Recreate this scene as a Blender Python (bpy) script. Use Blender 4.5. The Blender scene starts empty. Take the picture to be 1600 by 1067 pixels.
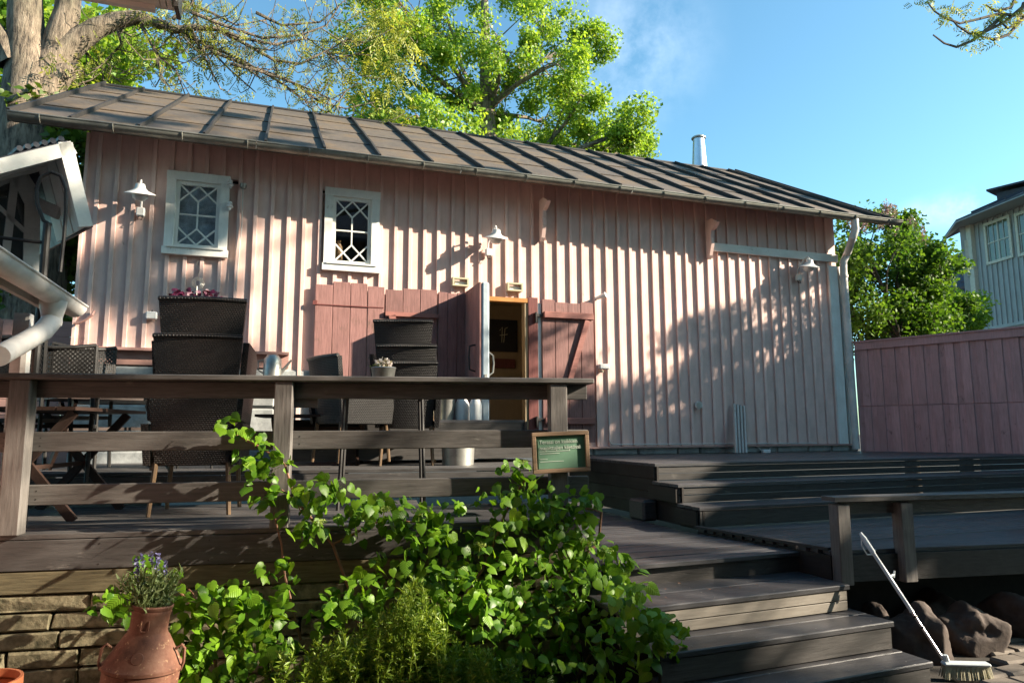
import bpy, bmesh, math, random
import numpy as np
from math import radians, sin, cos, pi, tan, atan2
from mathutils import Vector, Matrix

random.seed(7)
RS = np.random.RandomState(7)
S = bpy.context.scene
COL = S.collection

# ------------------------------------------------------------------ camera
F_PX, CX, CY = 1085.0, 800.0, 533.5
PITCH, YAW, ROLL = radians(7.3), radians(19.0), radians(0.25)
FW = Vector((sin(YAW) * cos(PITCH), cos(YAW) * cos(PITCH), sin(PITCH)))
RT0 = Vector((cos(YAW), -sin(YAW), 0))
UP0 = RT0.cross(FW)
RT = RT0 * cos(ROLL) - UP0 * sin(ROLL)
UP = UP0 * cos(ROLL) + RT0 * sin(ROLL)
cam = bpy.data.cameras.new('camera')
cam.sensor_width = 36.0
cam.lens = F_PX / 1600 * 36
cam.clip_start = 0.05
cam.clip_end = 600
camo = bpy.data.objects.new('camera', cam)
COL.objects.link(camo)
camo.matrix_world = Matrix(((RT.x, UP.x, -FW.x, 0), (RT.y, UP.y, -FW.y, 0), (RT.z, UP.z, -FW.z, 0), (0, 0, 0, 1)))
S.camera = camo

# surveying helpers: a sight line through a spot of the photograph, met with a real plane of the place
def ray(x, y):
    return RT * ((x - CX) / F_PX) + UP * ((CY - y) / F_PX) + FW
def PY(x, y, Y):
    d = ray(x, y); return d * (Y / d.y)
def PX(x, y, X):
    d = ray(x, y); return d * (X / d.x)
def PZ(x, y, Z):
    d = ray(x, y); return d * (Z / d.z)
def PP(x, y, p0, n):
    d = ray(x, y); return d * (Vector(p0).dot(n) / d.dot(n))

# ------------------------------------------------------------------ light
SUN = Vector((1.1, -0.5, 0.55)).normalized()
SUN_EL = math.asin(SUN.z)
SUN_AZ = atan2(SUN.x, SUN.y)
sun = bpy.data.lights.new('sun', 'SUN')
sun.energy = 5.0
sun.angle = radians(0.55)
sun.color = (1.0, 0.86, 0.68)
suno = bpy.data.objects.new('sun', sun)
COL.objects.link(suno)
suno.rotation_euler = SUN.to_track_quat('Z', 'Y').to_euler()
suno.location = (20, -9, 12)

W = bpy.data.worlds.new('World'); S.world = W; W.use_nodes = True
wn, wl = W.node_tree.nodes, W.node_tree.links
wn.clear()
w_out = wn.new('ShaderNodeOutputWorld'); w_bg = wn.new('ShaderNodeBackground')
w_sky = wn.new('ShaderNodeTexSky'); w_sky.sky_type = 'NISHITA'; w_sky.sun_disc = False
w_sky.sun_elevation = SUN_EL; w_sky.sun_rotation = SUN_AZ
w_sky.air_density = 1.0; w_sky.dust_density = 0.8; w_sky.ozone_density = 1.6
w_bg.inputs['Strength'].default_value = 0.08
w_tint = wn.new('ShaderNodeMix'); w_tint.data_type = 'RGBA'; w_tint.blend_type = 'MULTIPLY'
w_tint.inputs[0].default_value = 1.0; w_tint.inputs[7].default_value = (0.74, 1.10, 1.08, 1)
wl.new(w_sky.outputs[0], w_tint.inputs[6])
last = w_tint.outputs[2]
tc = wn.new('ShaderNodeTexCoord')
nrm = wn.new('ShaderNodeVectorMath'); nrm.operation = 'NORMALIZE'
wl.new(tc.outputs['Generated'], nrm.inputs[0])
def cloud(px, py, size, squash, amount, last, seed):
    c = ray(px, py).normalized()
    sub = wn.new('ShaderNodeVectorMath'); sub.operation = 'SUBTRACT'; sub.inputs[1].default_value = c
    wl.new(nrm.outputs[0], sub.inputs[0])
    sc = wn.new('ShaderNodeVectorMath'); sc.operation = 'MULTIPLY'; sc.inputs[1].default_value = (1 / size, 1 / size, squash / size)
    wl.new(sub.outputs[0], sc.inputs[0])
    ln = wn.new('ShaderNodeVectorMath'); ln.operation = 'LENGTH'; wl.new(sc.outputs[0], ln.inputs[0])
    mr = wn.new('ShaderNodeMapRange'); mr.inputs[1].default_value = 1; mr.inputs[2].default_value = 0
    mr.interpolation_type = 'SMOOTHSTEP'; wl.new(ln.outputs['Value'], mr.inputs[0])
    nz = wn.new('ShaderNodeTexNoise'); nz.inputs['Scale'].default_value = 9 + seed; nz.inputs['Detail'].default_value = 6
    nz.inputs['Roughness'].default_value = 0.62
    wl.new(nrm.outputs[0], nz.inputs['Vector'])
    nr = wn.new('ShaderNodeMapRange'); nr.inputs[1].default_value = 0.38; nr.inputs[2].default_value = 0.7
    wl.new(nz.outputs[0], nr.inputs[0])
    m = wn.new('ShaderNodeMath'); m.operation = 'MULTIPLY'; wl.new(mr.outputs[0], m.inputs[0]); wl.new(nr.outputs[0], m.inputs[1])
    m2 = wn.new('ShaderNodeMath'); m2.operation = 'MULTIPLY'; wl.new(m.outputs[0], m2.inputs[0]); m2.inputs[1].default_value = amount
    mx = wn.new('ShaderNodeMix'); mx.data_type = 'RGBA'; wl.new(m2.outputs[0], mx.inputs[0]); wl.new(last, mx.inputs[6])
    mx.inputs[7].default_value = (9.5, 10.2, 11, 1)
    return mx.outputs[2]
last = cloud(985, 75, 0.14, 1.0, 0.24, last, 0)
last = cloud(1500, 325, 0.09, 3.0, 0.35, last, 3)
wl.new(last, w_bg.inputs['Color']); wl.new(w_bg.outputs[0], w_out.inputs[0])
S.view_settings.view_transform = 'Standard'
S.view_settings.look = 'None'
S.view_settings.exposure = 1.78
S.view_settings.gamma = 1
S.view_settings.use_curve_mapping = False

# ------------------------------------------------------------------ materials
def _bs(name):
    m = bpy.data.materials.new(name); m.use_nodes = True
    nt = m.node_tree; b = nt.nodes['Principled BSDF']
    return m, nt, b
def _coords(nt, scale, rnd=True):
    tc = nt.nodes.new('ShaderNodeTexCoord'); vm = nt.nodes.new('ShaderNodeVectorMath'); vm.operation = 'MULTIPLY_ADD'
    vm.inputs[1].default_value = scale
    nt.links.new(tc.outputs['Object'], vm.inputs[0])
    if rnd:
        oi = nt.nodes.new('ShaderNodeObjectInfo'); mu = nt.nodes.new('ShaderNodeMath'); mu.operation = 'MULTIPLY'; mu.inputs[1].default_value = 57
        nt.links.new(oi.outputs['Random'], mu.inputs[0]); cb = nt.nodes.new('ShaderNodeCombineXYZ')
        for i in range(3): nt.links.new(mu.outputs[0], cb.inputs[i])
        nt.links.new(cb.outputs[0], vm.inputs[2])
    return vm.outputs[0]
def _noise(nt, vec, scale, detail=5, rough=0.6):
    n = nt.nodes.new('ShaderNodeTexNoise'); n.inputs['Scale'].default_value = scale; n.inputs['Detail'].default_value = detail
    n.inputs['Roughness'].default_value = rough; nt.links.new(vec, n.inputs['Vector']); return n.outputs[0]
def _ramp(nt, fac, stops):
    r = nt.nodes.new('ShaderNodeValToRGB'); e = r.color_ramp.elements
    while len(e) < len(stops): e.new(0.5)
    for i, (p, c) in enumerate(stops):
        e[i].position = p; e[i].color = (*c, 1) if len(c) == 3 else c
    nt.links.new(fac, r.inputs[0]); return r.outputs[0]
def _mix(nt, fac, a, b, blend='MIX'):
    m = nt.nodes.new('ShaderNodeMix'); m.data_type = 'RGBA'; m.blend_type = blend
    for i, v in ((0, fac), (6, a), (7, b)):
        if isinstance(v, (int, float)): m.inputs[i].default_value = v
        elif isinstance(v, tuple): m.inputs[i].default_value = (*v, 1)
        else: nt.links.new(v, m.inputs[i])
    return m.outputs[2]
def _bump(nt, b, h, strength, dist=0.01):
    bp = nt.nodes.new('ShaderNodeBump'); bp.inputs['Strength'].default_value = strength; bp.inputs['Distance'].default_value = dist
    nt.links.new(h, bp.inputs['Height']); nt.links.new(bp.outputs[0], b.inputs['Normal'])
def mul(c, k): return tuple(min(1, x * k) for x in c)

def wood(name, base, axis='x', rough=0.65, var=0.25, grain=0.35, wear=None, wear_amt=0.0, bump=0.35):
    """painted or bare board: grain along one axis, tint per board, patches of wear"""
    m, nt, b = _bs(name)
    st = {'x': (1.2, 14, 14), 'y': (14, 1.2, 14), 'z': (14, 14, 1.2)}[axis]
    v = _coords(nt, st)
    g = _noise(nt, v, 4.0, 6, 0.65)
    v2 = _coords(nt, (1, 1, 1))
    blot = _noise(nt, v2, 2.6, 5, 0.6)
    c = _ramp(nt, g, [(0.30, mul(base, 1 - grain)), (0.55, base), (0.8, mul(base, 1 + grain * 0.7))])
    oi = nt.nodes.new('ShaderNodeObjectInfo')
    tint = _ramp(nt, oi.outputs['Random'], [(0, (1 - var,) * 3), (1, (1 + 0 * var,) * 3)])
    c = _mix(nt, 1.0, c, tint, 'MULTIPLY')
    bl = _ramp(nt, blot, [(0.32, (0.72, 0.70, 0.68)), (0.6, (1, 1, 1))])
    c = _mix(nt, 0.6, c, bl, 'MULTIPLY')
    if wear:
        w = _noise(nt, v, 9.0, 8, 0.75)
        w2 = _noise(nt, v2, 5.0, 3)
        mm = nt.nodes.new('ShaderNodeMath'); mm.operation = 'MULTIPLY'; nt.links.new(w, mm.inputs[0]); nt.links.new(w2, mm.inputs[1])
        f = _ramp(nt, mm.outputs[0], [(0.34 - wear_amt * 0.1, (0, 0, 0)), (0.40 - wear_amt * 0.1, (1, 1, 1))])
        c = _mix(nt, f, c, wear)
    nt.links.new(c, b.inputs['Base Color'])
    r = _ramp(nt, blot, [(0.3, (rough - 0.1,) * 3), (0.7, (rough + 0.12,) * 3)])
    nt.links.new(r, b.inputs['Roughness'])
    b.inputs['Specular IOR Level'].default_value = 0.35
    _bump(nt, b, g, bump, 0.004)
    return m
def plain(name, base, rough=0.5, metal=0.0, noise=0.2, nscale=12, bump=0.1, spec=0.5, dark=None):
    m, nt, b = _bs(name)
    v = _coords(nt, (1, 1, 1)); n = _noise(nt, v, nscale, 6, 0.65)
    c = _ramp(nt, n, [(0.3, dark or mul(base, 1 - noise)), (0.62, base)])
    nt.links.new(c, b.inputs['Base Color'])
    rr = _ramp(nt, n, [(0.3, (min(1, rough + 0.15),) * 3), (0.7, (rough,) * 3)])
    nt.links.new(rr, b.inputs['Roughness'])
    b.inputs['Metallic'].default_value = metal; b.inputs['Specular IOR Level'].default_value = spec
    _bump(nt, b, n, bump, 0.01)
    return m
def leafmat(name, lo, hi, trans=0.45, rough=0.45, island=False, spec=0.4):
    m, nt, b = _bs(name)
    if island:
        g = nt.nodes.new('ShaderNodeNewGeometry'); rnd = g.outputs['Random Per Island']
    else:
        g = nt.nodes.new('ShaderNodeObjectInfo'); rnd = g.outputs['Random']
    c = _ramp(nt, rnd, [(0, lo), (1, hi)])
    v = _coords(nt, (1, 1, 1)); n = _noise(nt, v, 1.1 if island else 30, 3)
    c = _mix(nt, 1.0, c, _ramp(nt, n, [(0.35, (0.72, 0.76, 0.7)), (0.65, (1.1, 1.08, 1.0))]), 'MULTIPLY')
    nt.links.new(c, b.inputs['Base Color']); b.inputs['Roughness'].default_value = rough; b.inputs['Specular IOR Level'].default_value = spec
    tr = nt.nodes.new('ShaderNodeBsdfTranslucent')
    c2 = _mix(nt, 1.0, c, (1.25, 1.2, 0.55), 'MULTIPLY'); nt.links.new(c2, tr.inputs[0])
    mx = nt.nodes.new('ShaderNodeMixShader'); mx.inputs[0].default_value = trans
    nt.links.new(b.outputs[0], mx.inputs[1]); nt.links.new(tr.outputs[0], mx.inputs[2])
    nt.links.new(mx.outputs[0], nt.nodes['Material Output'].inputs[0])
    return m

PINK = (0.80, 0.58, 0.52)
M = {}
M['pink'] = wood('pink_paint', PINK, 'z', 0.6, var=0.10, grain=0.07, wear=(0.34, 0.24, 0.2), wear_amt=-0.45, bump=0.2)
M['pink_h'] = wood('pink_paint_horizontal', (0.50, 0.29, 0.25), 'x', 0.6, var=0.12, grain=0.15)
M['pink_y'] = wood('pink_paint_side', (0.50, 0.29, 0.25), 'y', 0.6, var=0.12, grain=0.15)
M['fence'] = wood('fence_paint', (0.52, 0.30, 0.30), 'z', 0.65, var=0.18, grain=0.22, wear=(0.12, 0.07, 0.06), wear_amt=-0.2, bump=0.4)
M['red'] = wood('old_red_paint', (0.34, 0.175, 0.16), 'z', 0.66, var=0.28, grain=0.32, wear=(0.15, 0.09, 0.07), wear_amt=0.1, bump=0.6)
M['red_h'] = wood('old_red_paint_bar', (0.36, 0.15, 0.125), 'x', 0.62, var=0.15, grain=0.25, wear=(0.14, 0.07, 0.05), wear_amt=0.0, bump=0.5)
M['redframe'] = wood('dark_red_frame', (0.17, 0.05, 0.045), 'z', 0.55)
M['white'] = wood('white_trim_paint', (0.80, 0.81, 0.77), 'z', 0.5, var=0.06, grain=0.06, wear=(0.35, 0.32, 0.27), wear_amt=-0.3)
M['white_x'] = wood('white_trim_paint_long', (0.80, 0.81, 0.77), 'x', 0.5, var=0.06, grain=0.06, wear=(0.35, 0.32, 0.27), wear_amt=-0.2)
M['greywhite'] = wood('weathered_white_paint', (0.50, 0.50, 0.48), 'x', 0.6, var=0.08, grain=0.12, wear=(0.25, 0.22, 0.18), wear_amt=0.1)
M['rail'] = wood('dark_rail_stain', (0.115, 0.108, 0.102), 'x', 0.55, var=0.2, grain=0.4, wear=(.17, .16, .145), wear_amt=-.15, bump=0.6)
M['rail_z'] = wood('dark_post_stain', (0.17, 0.158, 0.148), 'z', 0.6, var=0.12, grain=0.4, wear=(.22, .20, .18), wear_amt=-.15, bump=0.6)
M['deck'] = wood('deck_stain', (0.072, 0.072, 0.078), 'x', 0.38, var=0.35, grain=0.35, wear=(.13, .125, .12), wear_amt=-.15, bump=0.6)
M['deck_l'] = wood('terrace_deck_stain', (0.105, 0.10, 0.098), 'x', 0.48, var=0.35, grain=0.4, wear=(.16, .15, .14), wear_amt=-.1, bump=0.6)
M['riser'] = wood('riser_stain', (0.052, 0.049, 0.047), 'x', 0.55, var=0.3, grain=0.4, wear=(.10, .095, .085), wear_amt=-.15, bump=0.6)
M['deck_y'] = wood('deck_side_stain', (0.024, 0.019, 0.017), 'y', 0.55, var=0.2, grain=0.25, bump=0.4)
M['sleeper'] = wood('mossy_sleeper', (0.17, 0.145, 0.085), 'x', 0.8, var=0.2, grain=0.5, bump=0.9)
M['rawwood'] = wood('sign_wood', (0.30, 0.20, 0.125), 'x', 0.7, var=0.2, grain=0.3)
M['greenboard'] = plain('green_board', (0.075, 0.17, 0.10), 0.3, noise=0.15, nscale=4, bump=0.02)
M['paper'] = plain('green_notice', (0.16, 0.29, 0.20), 0.25, noise=0.2, nscale=6, bump=0.02)
M['print'] = plain('pale_print', (0.62, 0.70, 0.60), 0.5, noise=0.1, bump=0)
M['zinc'] = plain('zinc', (0.42, 0.42, 0.39), 0.42, 0.85, noise=0.35, nscale=9)
M['zinc_gutter'] = plain('old_zinc_gutter', (0.33, 0.33, 0.29), 0.45, 0.7, noise=0.45, nscale=5)
M['steel'] = plain('bright_flue_steel', (0.72, 0.74, 0.78), 0.28, 0.9, noise=0.1)
M['whitepaint'] = plain('white_enamel', (0.70, 0.71, 0.70), 0.35, noise=0.12, nscale=8, bump=0.05)
M['pipe'] = plain('white_downpipe_paint', (0.62, 0.60, 0.57), 0.4, noise=0.3, nscale=4, bump=0.05)
M['cream'] = plain('cream_plastic', (0.50, 0.46, 0.32), 0.4, noise=0.1)
M['black'] = plain('black_iron', (0.018, 0.017, 0.016), 0.5, noise=0.3)
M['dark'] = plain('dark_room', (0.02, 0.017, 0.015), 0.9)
M['tan'] = wood('tan_panel', (0.33, 0.255, 0.16), 'z', 0.6, var=0.05, grain=0.1)
M['orange'] = wood('varnished_pine', (0.50, 0.24, 0.08), 'x', 0.35, var=0.05, grain=0.2)
M['chalk'] = plain('chalkboard', (0.012, 0.012, 0.014), 0.5)
M['stone'] = plain('whitewashed_stone', (0.36, 0.38, 0.38), 0.85, noise=0.55, nscale=5, bump=0.8)
M['block'] = plain('mossy_stone_block', (0.28, 0.245, 0.155), 0.9, noise=0.6, nscale=14, bump=1.0, dark=(0.04, 0.04, 0.02))
M['mortar'] = plain('dark_joint', (0.035, 0.03, 0.022), 0.95, noise=0.4)
M['rock'] = plain('brown_rock', (0.075, 0.054, 0.044), 0.8, noise=0.6, nscale=7, bump=1.0)
M['cobble'] = plain('pale_cobble', (0.15, 0.125, 0.10), 0.75, noise=0.4, nscale=7, bump=0.6)
M['soil'] = plain('dark_soil', (0.03, 0.024, 0.017), 0.95, noise=0.5, nscale=9, bump=1.0)
M['grey_roof'] = plain('blue_black_roof', (0.028, 0.033, 0.05), 0.45, 0.2, noise=0.3)
M['houseblue'] = wood('grey_blue_siding', (0.33, 0.37, 0.38), 'z', 0.6, var=0.08, grain=0.1)
M['purple'] = leafmat('purple_leaf', (0.10, 0.012, 0.05), (0.30, 0.07, 0.17), 0.3)
M['lilacflower'] = leafmat('lilac_blossom', (0.24, 0.15, 0.24), (0.42, 0.29, 0.38), 0.25, island=True)
M['lavender'] = leafmat('lavender_blossom', (0.12, 0.12, 0.36), (0.32, 0.30, 0.62), 0.25, island=True)
def barkmat():
    m, nt, b = _bs('furrowed_grey_bark')
    v = _coords(nt, (5, 5, 1.1)); n = _noise(nt, v, 3.2, 8, 0.7); v2 = _coords(nt, (1, 1, 1)); n2 = _noise(nt, v2, 1.3, 5, .6)
    c = _ramp(nt, n, [(.36, (.05, .04, .032)), (.5, (.21, .17, .13)), (.68, (.33, .28, .22))])
    c = _mix(nt, 1.0, c, _ramp(nt, n2, [(.35, (.55, .56, .5)), (.62, (1.05, 1, .95))]), 'MULTIPLY')
    nt.links.new(c, b.inputs['Base Color']); b.inputs['Roughness'].default_value = .9; _bump(nt, b, n, 1.0, .06); return m
M['bark'] = barkmat()
M['darkbark'] = wood('dark_bark', (0.085, 0.07, 0.055), 'z', 0.9, var=0.1, grain=0.5, bump=0.6)
M['vine'] = plain('red_brown_stem', (0.21, 0.10, 0.055), 0.6)
M['maple'] = leafmat('maple_leaf', (0.12, 0.26, 0.03), (0.38, 0.50, 0.07), 0.5, island=True)
M['ash'] = leafmat('ash_leaf', (0.16, 0.21, 0.035), (0.40, 0.40, 0.08), 0.45, island=True)
M['darkleaf'] = leafmat('hedge_leaf', (0.045, 0.10, 0.012), (0.14, 0.21, 0.03), 0.4, island=True)
M['lilacleaf'] = leafmat('lilac_leaf', (0.045, 0.12, 0.016), (0.14, 0.25, 0.035), 0.42, rough=.6, island=True, spec=.25)
M['hyd'] = leafmat('hydrangea_leaf', (0.085, 0.21, 0.012), (0.24, 0.42, 0.03), 0.42, rough=0.42, spec=0.4)
def veins(m):
    nt = m.node_tree; b = nt.nodes['Principled BSDF']
    tc = nt.nodes.new('ShaderNodeTexCoord'); sp = nt.nodes.new('ShaderNodeSeparateXYZ'); nt.links.new(tc.outputs['Object'], sp.inputs[0])
    ab = nt.nodes.new('ShaderNodeMath'); ab.operation = 'ABSOLUTE'; nt.links.new(sp.outputs[0], ab.inputs[0])
    ml = nt.nodes.new('ShaderNodeMath'); ml.operation = 'MULTIPLY_ADD'; nt.links.new(ab.outputs[0], ml.inputs[0]); ml.inputs[1].default_value = -.75; nt.links.new(sp.outputs[1], ml.inputs[2])
    m2 = nt.nodes.new('ShaderNodeMath'); m2.operation = 'MULTIPLY'; nt.links.new(ml.outputs[0], m2.inputs[0]); m2.inputs[1].default_value = 38
    sn = nt.nodes.new('ShaderNodeMath'); sn.operation = 'SINE'; nt.links.new(m2.outputs[0], sn.inputs[0])
    md = _ramp(nt, ab.outputs[0], [(0.0, (1, 1, 1)), (0.035, (0, 0, 0))])
    vn = _ramp(nt, sn.outputs[0], [(0.75, (0, 0, 0)), (1.0, (.55, .55, .55))])
    f = _mix(nt, 1.0, md, vn, 'ADD')
    for tgt, lk in [(l.to_socket, l) for l in list(nt.links) if l.to_socket == b.inputs['Base Color'] or (l.to_node.type == 'BSDF_TRANSLUCENT' and l.to_socket.name == 'Color')]:
        src_ = lk.from_socket; c = _mix(nt, f, src_, _mix(nt, 1.0, src_, (1.35, 1.22, 1.3), 'MULTIPLY')); nt.links.new(c, tgt)
    _bump(nt, b, sn.outputs[0], .2, .1)
    return m
veins(M['hyd'])
M['hyd_i'] = leafmat('hydrangea_leaf_mass', (0.06, 0.16, 0.01), (0.20, 0.38, 0.025), 0.42, rough=0.42, island=True, spec=0.4)
M['needle'] = leafmat('savory_leaf', (0.12, 0.22, 0.02), (0.30, 0.40, 0.06), 0.4, island=True)
M['lavleaf'] = leafmat('lavender_leaf', (0.14, 0.20, 0.08), (0.26, 0.32, 0.15), 0.3, island=True)
M['flowergreen'] = leafmat('green_corymb', (0.22, 0.33, 0.07), (0.42, 0.50, 0.14), 0.3, island=True)
M['brushblue'] = plain('pale_plastic', (0.55, 0.60, 0.62), 0.35, noise=0.05)
M['bristle'] = plain('cream_bristle', (0.50, 0.47, 0.33), 0.8, noise=0.3, nscale=40)
M['brown_vase'] = plain('brown_glaze', (0.36, 0.20, 0.09), 0.4)
M['terracotta'] = plain('terracotta', (0.42, 0.13, 0.05), 0.7)
M['bamboo'] = plain('bamboo_brown', (0.13, 0.08, 0.04), 0.45, noise=0.4)

def rust():
    m, nt, b = _bs('rusty_brown_metal')
    v = _coords(nt, (1, 1, 1)); n = _noise(nt, v, 9, 8, 0.7); n2 = _noise(nt, v, 45, 4, 0.6)
    c = _ramp(nt, n, [(0.3, (0.05, 0.023, 0.016)), (0.5, (0.15, 0.066, 0.042)), (0.72, (0.22, 0.12, 0.08))])
    c = _mix(nt, _ramp(nt, n2, [(0.62, (0, 0, 0)), (0.72, (1, 1, 1))]), c, (0.40, 0.26, 0.15))
    nt.links.new(c, b.inputs['Base Color']); b.inputs['Roughness'].default_value = 0.72; b.inputs['Metallic'].default_value = 0.0; b.inputs['Specular IOR Level'].default_value = .3
    _bump(nt, b, n2, 0.3, 0.004); return m
M['rust'] = rust()
def roofmat():
    m, nt, b = _bs('weathered_roof_sheet')
    v = _coords(nt, (1, 1, 1), False); n = _noise(nt, v, 1.6, 7, 0.7); n2 = _noise(nt, v, 14, 6, 0.7)
    c = _ramp(nt, n, [(0.34, (0.07, 0.06, 0.052)), (0.5, (0.105, 0.086, 0.068)), (0.64, (0.135, 0.095, 0.055)), (.74, (.11, .096, .08))])
    c = _mix(nt, 0.7, c, _ramp(nt, n2, [(0.32, (0.55, 0.55, 0.55)), (0.6, (1.1, 1.1, 1.1))]), 'MULTIPLY')
    oi = nt.nodes.new('ShaderNodeObjectInfo')
    c = _mix(nt, 1.0, c, _ramp(nt, oi.outputs['Random'], [(0, (0.86, 0.86, 0.88)), (1, (1.03, 1.0, 0.97))]), 'MULTIPLY')
    nt.links.new(c, b.inputs['Base Color']); b.inputs['Roughness'].default_value = 0.75
    _bump(nt, b, n2, 0.4, 0.006); return m
M['roof'] = roofmat()
M['seam'] = plain('tarred_seam_with_shade', (.028,.025,.023), .6, noise=.4)  # tar black plus the shadow line of each seam, painted as one colour
def glassmat():
    m, nt, b = _bs('window_glass')
    tr = nt.nodes.new('ShaderNodeBsdfTransparent'); tr.inputs[0].default_value = (0.95, 0.97, 0.97, 1)
    gl = nt.nodes.new('ShaderNodeBsdfGlossy'); gl.inputs['Roughness'].default_value = 0.02
    v = _coords(nt, (1, 1, 1)); n = _noise(nt, v, 5, 2)
    bp = nt.nodes.new('ShaderNodeBump'); bp.inputs['Strength'].default_value = 0.08; nt.links.new(n, bp.inputs['Height']); nt.links.new(bp.outputs[0], gl.inputs['Normal'])
    lw = nt.nodes.new('ShaderNodeLayerWeight'); lw.inputs[0].default_value = .5; fr = nt.nodes.new('ShaderNodeMapRange'); nt.links.new(lw.outputs['Facing'], fr.inputs[0]); fr.inputs[3].default_value = .10; fr.inputs[4].default_value = .55
    mx = nt.nodes.new('ShaderNodeMixShader'); nt.links.new(fr.outputs[0], mx.inputs[0]); nt.links.new(tr.outputs[0], mx.inputs[1]); nt.links.new(gl.outputs[0], mx.inputs[2])
    nt.links.new(mx.outputs[0], nt.nodes['Material Output'].inputs[0]); return m
M['glass'] = glassmat()
def wicker(name, lo, hi):
    m, nt, b = _bs(name)
    v = _coords(nt, (1, 1, 1), False)
    sx = nt.nodes.new('ShaderNodeSeparateXYZ'); nt.links.new(v, sx.inputs[0])
    ad = nt.nodes.new('ShaderNodeMath'); ad.operation = 'ADD'; nt.links.new(sx.outputs[0], ad.inputs[0]); nt.links.new(sx.outputs[1], ad.inputs[1])
    cb = nt.nodes.new('ShaderNodeCombineXYZ'); nt.links.new(ad.outputs[0], cb.inputs[0]); nt.links.new(sx.outputs[2], cb.inputs[1])
    br = nt.nodes.new('ShaderNodeTexBrick'); nt.links.new(cb.outputs[0], br.inputs['Vector'])
    br.inputs['Color1'].default_value = (*hi, 1); br.inputs['Color2'].default_value = (*mul(hi, 0.6), 1); br.inputs['Mortar'].default_value = (*lo, 1)
    br.inputs['Scale'].default_value = 1; br.inputs['Mortar Size'].default_value = 0.0045; br.inputs['Brick Width'].default_value = 0.022
    br.inputs['Row Height'].default_value = 0.015; br.inputs['Mortar Smooth'].default_value = 0.6
    nt.links.new(br.outputs[0], b.inputs['Base Color']); b.inputs['Roughness'].default_value = 0.4
    inv = nt.nodes.new('ShaderNodeMath'); inv.operation = 'SUBTRACT'; inv.inputs[0].default_value = 1; nt.links.new(br.outputs['Fac'], inv.inputs[1])
    _bump(nt, b, inv.outputs[0], 1.0, 0.006); return m
M['wicker'] = wicker('dark_wicker', (0.002, 0.002, 0.002), (0.034, 0.026, 0.022))
M['wicker_b'] = wicker('black_wicker', (0.0015, 0.0015, 0.0015), (0.026, 0.023, 0.022))

# ------------------------------------------------------------------ building helpers
def link(o, parent=None):
    COL.objects.link(o)
    if parent is not None: o.parent = parent
    return o
def tag(o, label=None, cat=None, group=None, kind=None):
    if label: o['label'] = label
    if cat: o['category'] = cat
    if group: o['group'] = group
    if kind: o['kind'] = kind
    return o
def thing(name, label, cat, loc=(0, 0, 0), group=None, rz=0, parent=None):
    o = bpy.data.objects.new(name, None); o.location = loc; o.rotation_euler = (0, 0, rz); o.empty_display_size = 0.2
    link(o, parent); return tag(o, label, cat, group)

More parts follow.
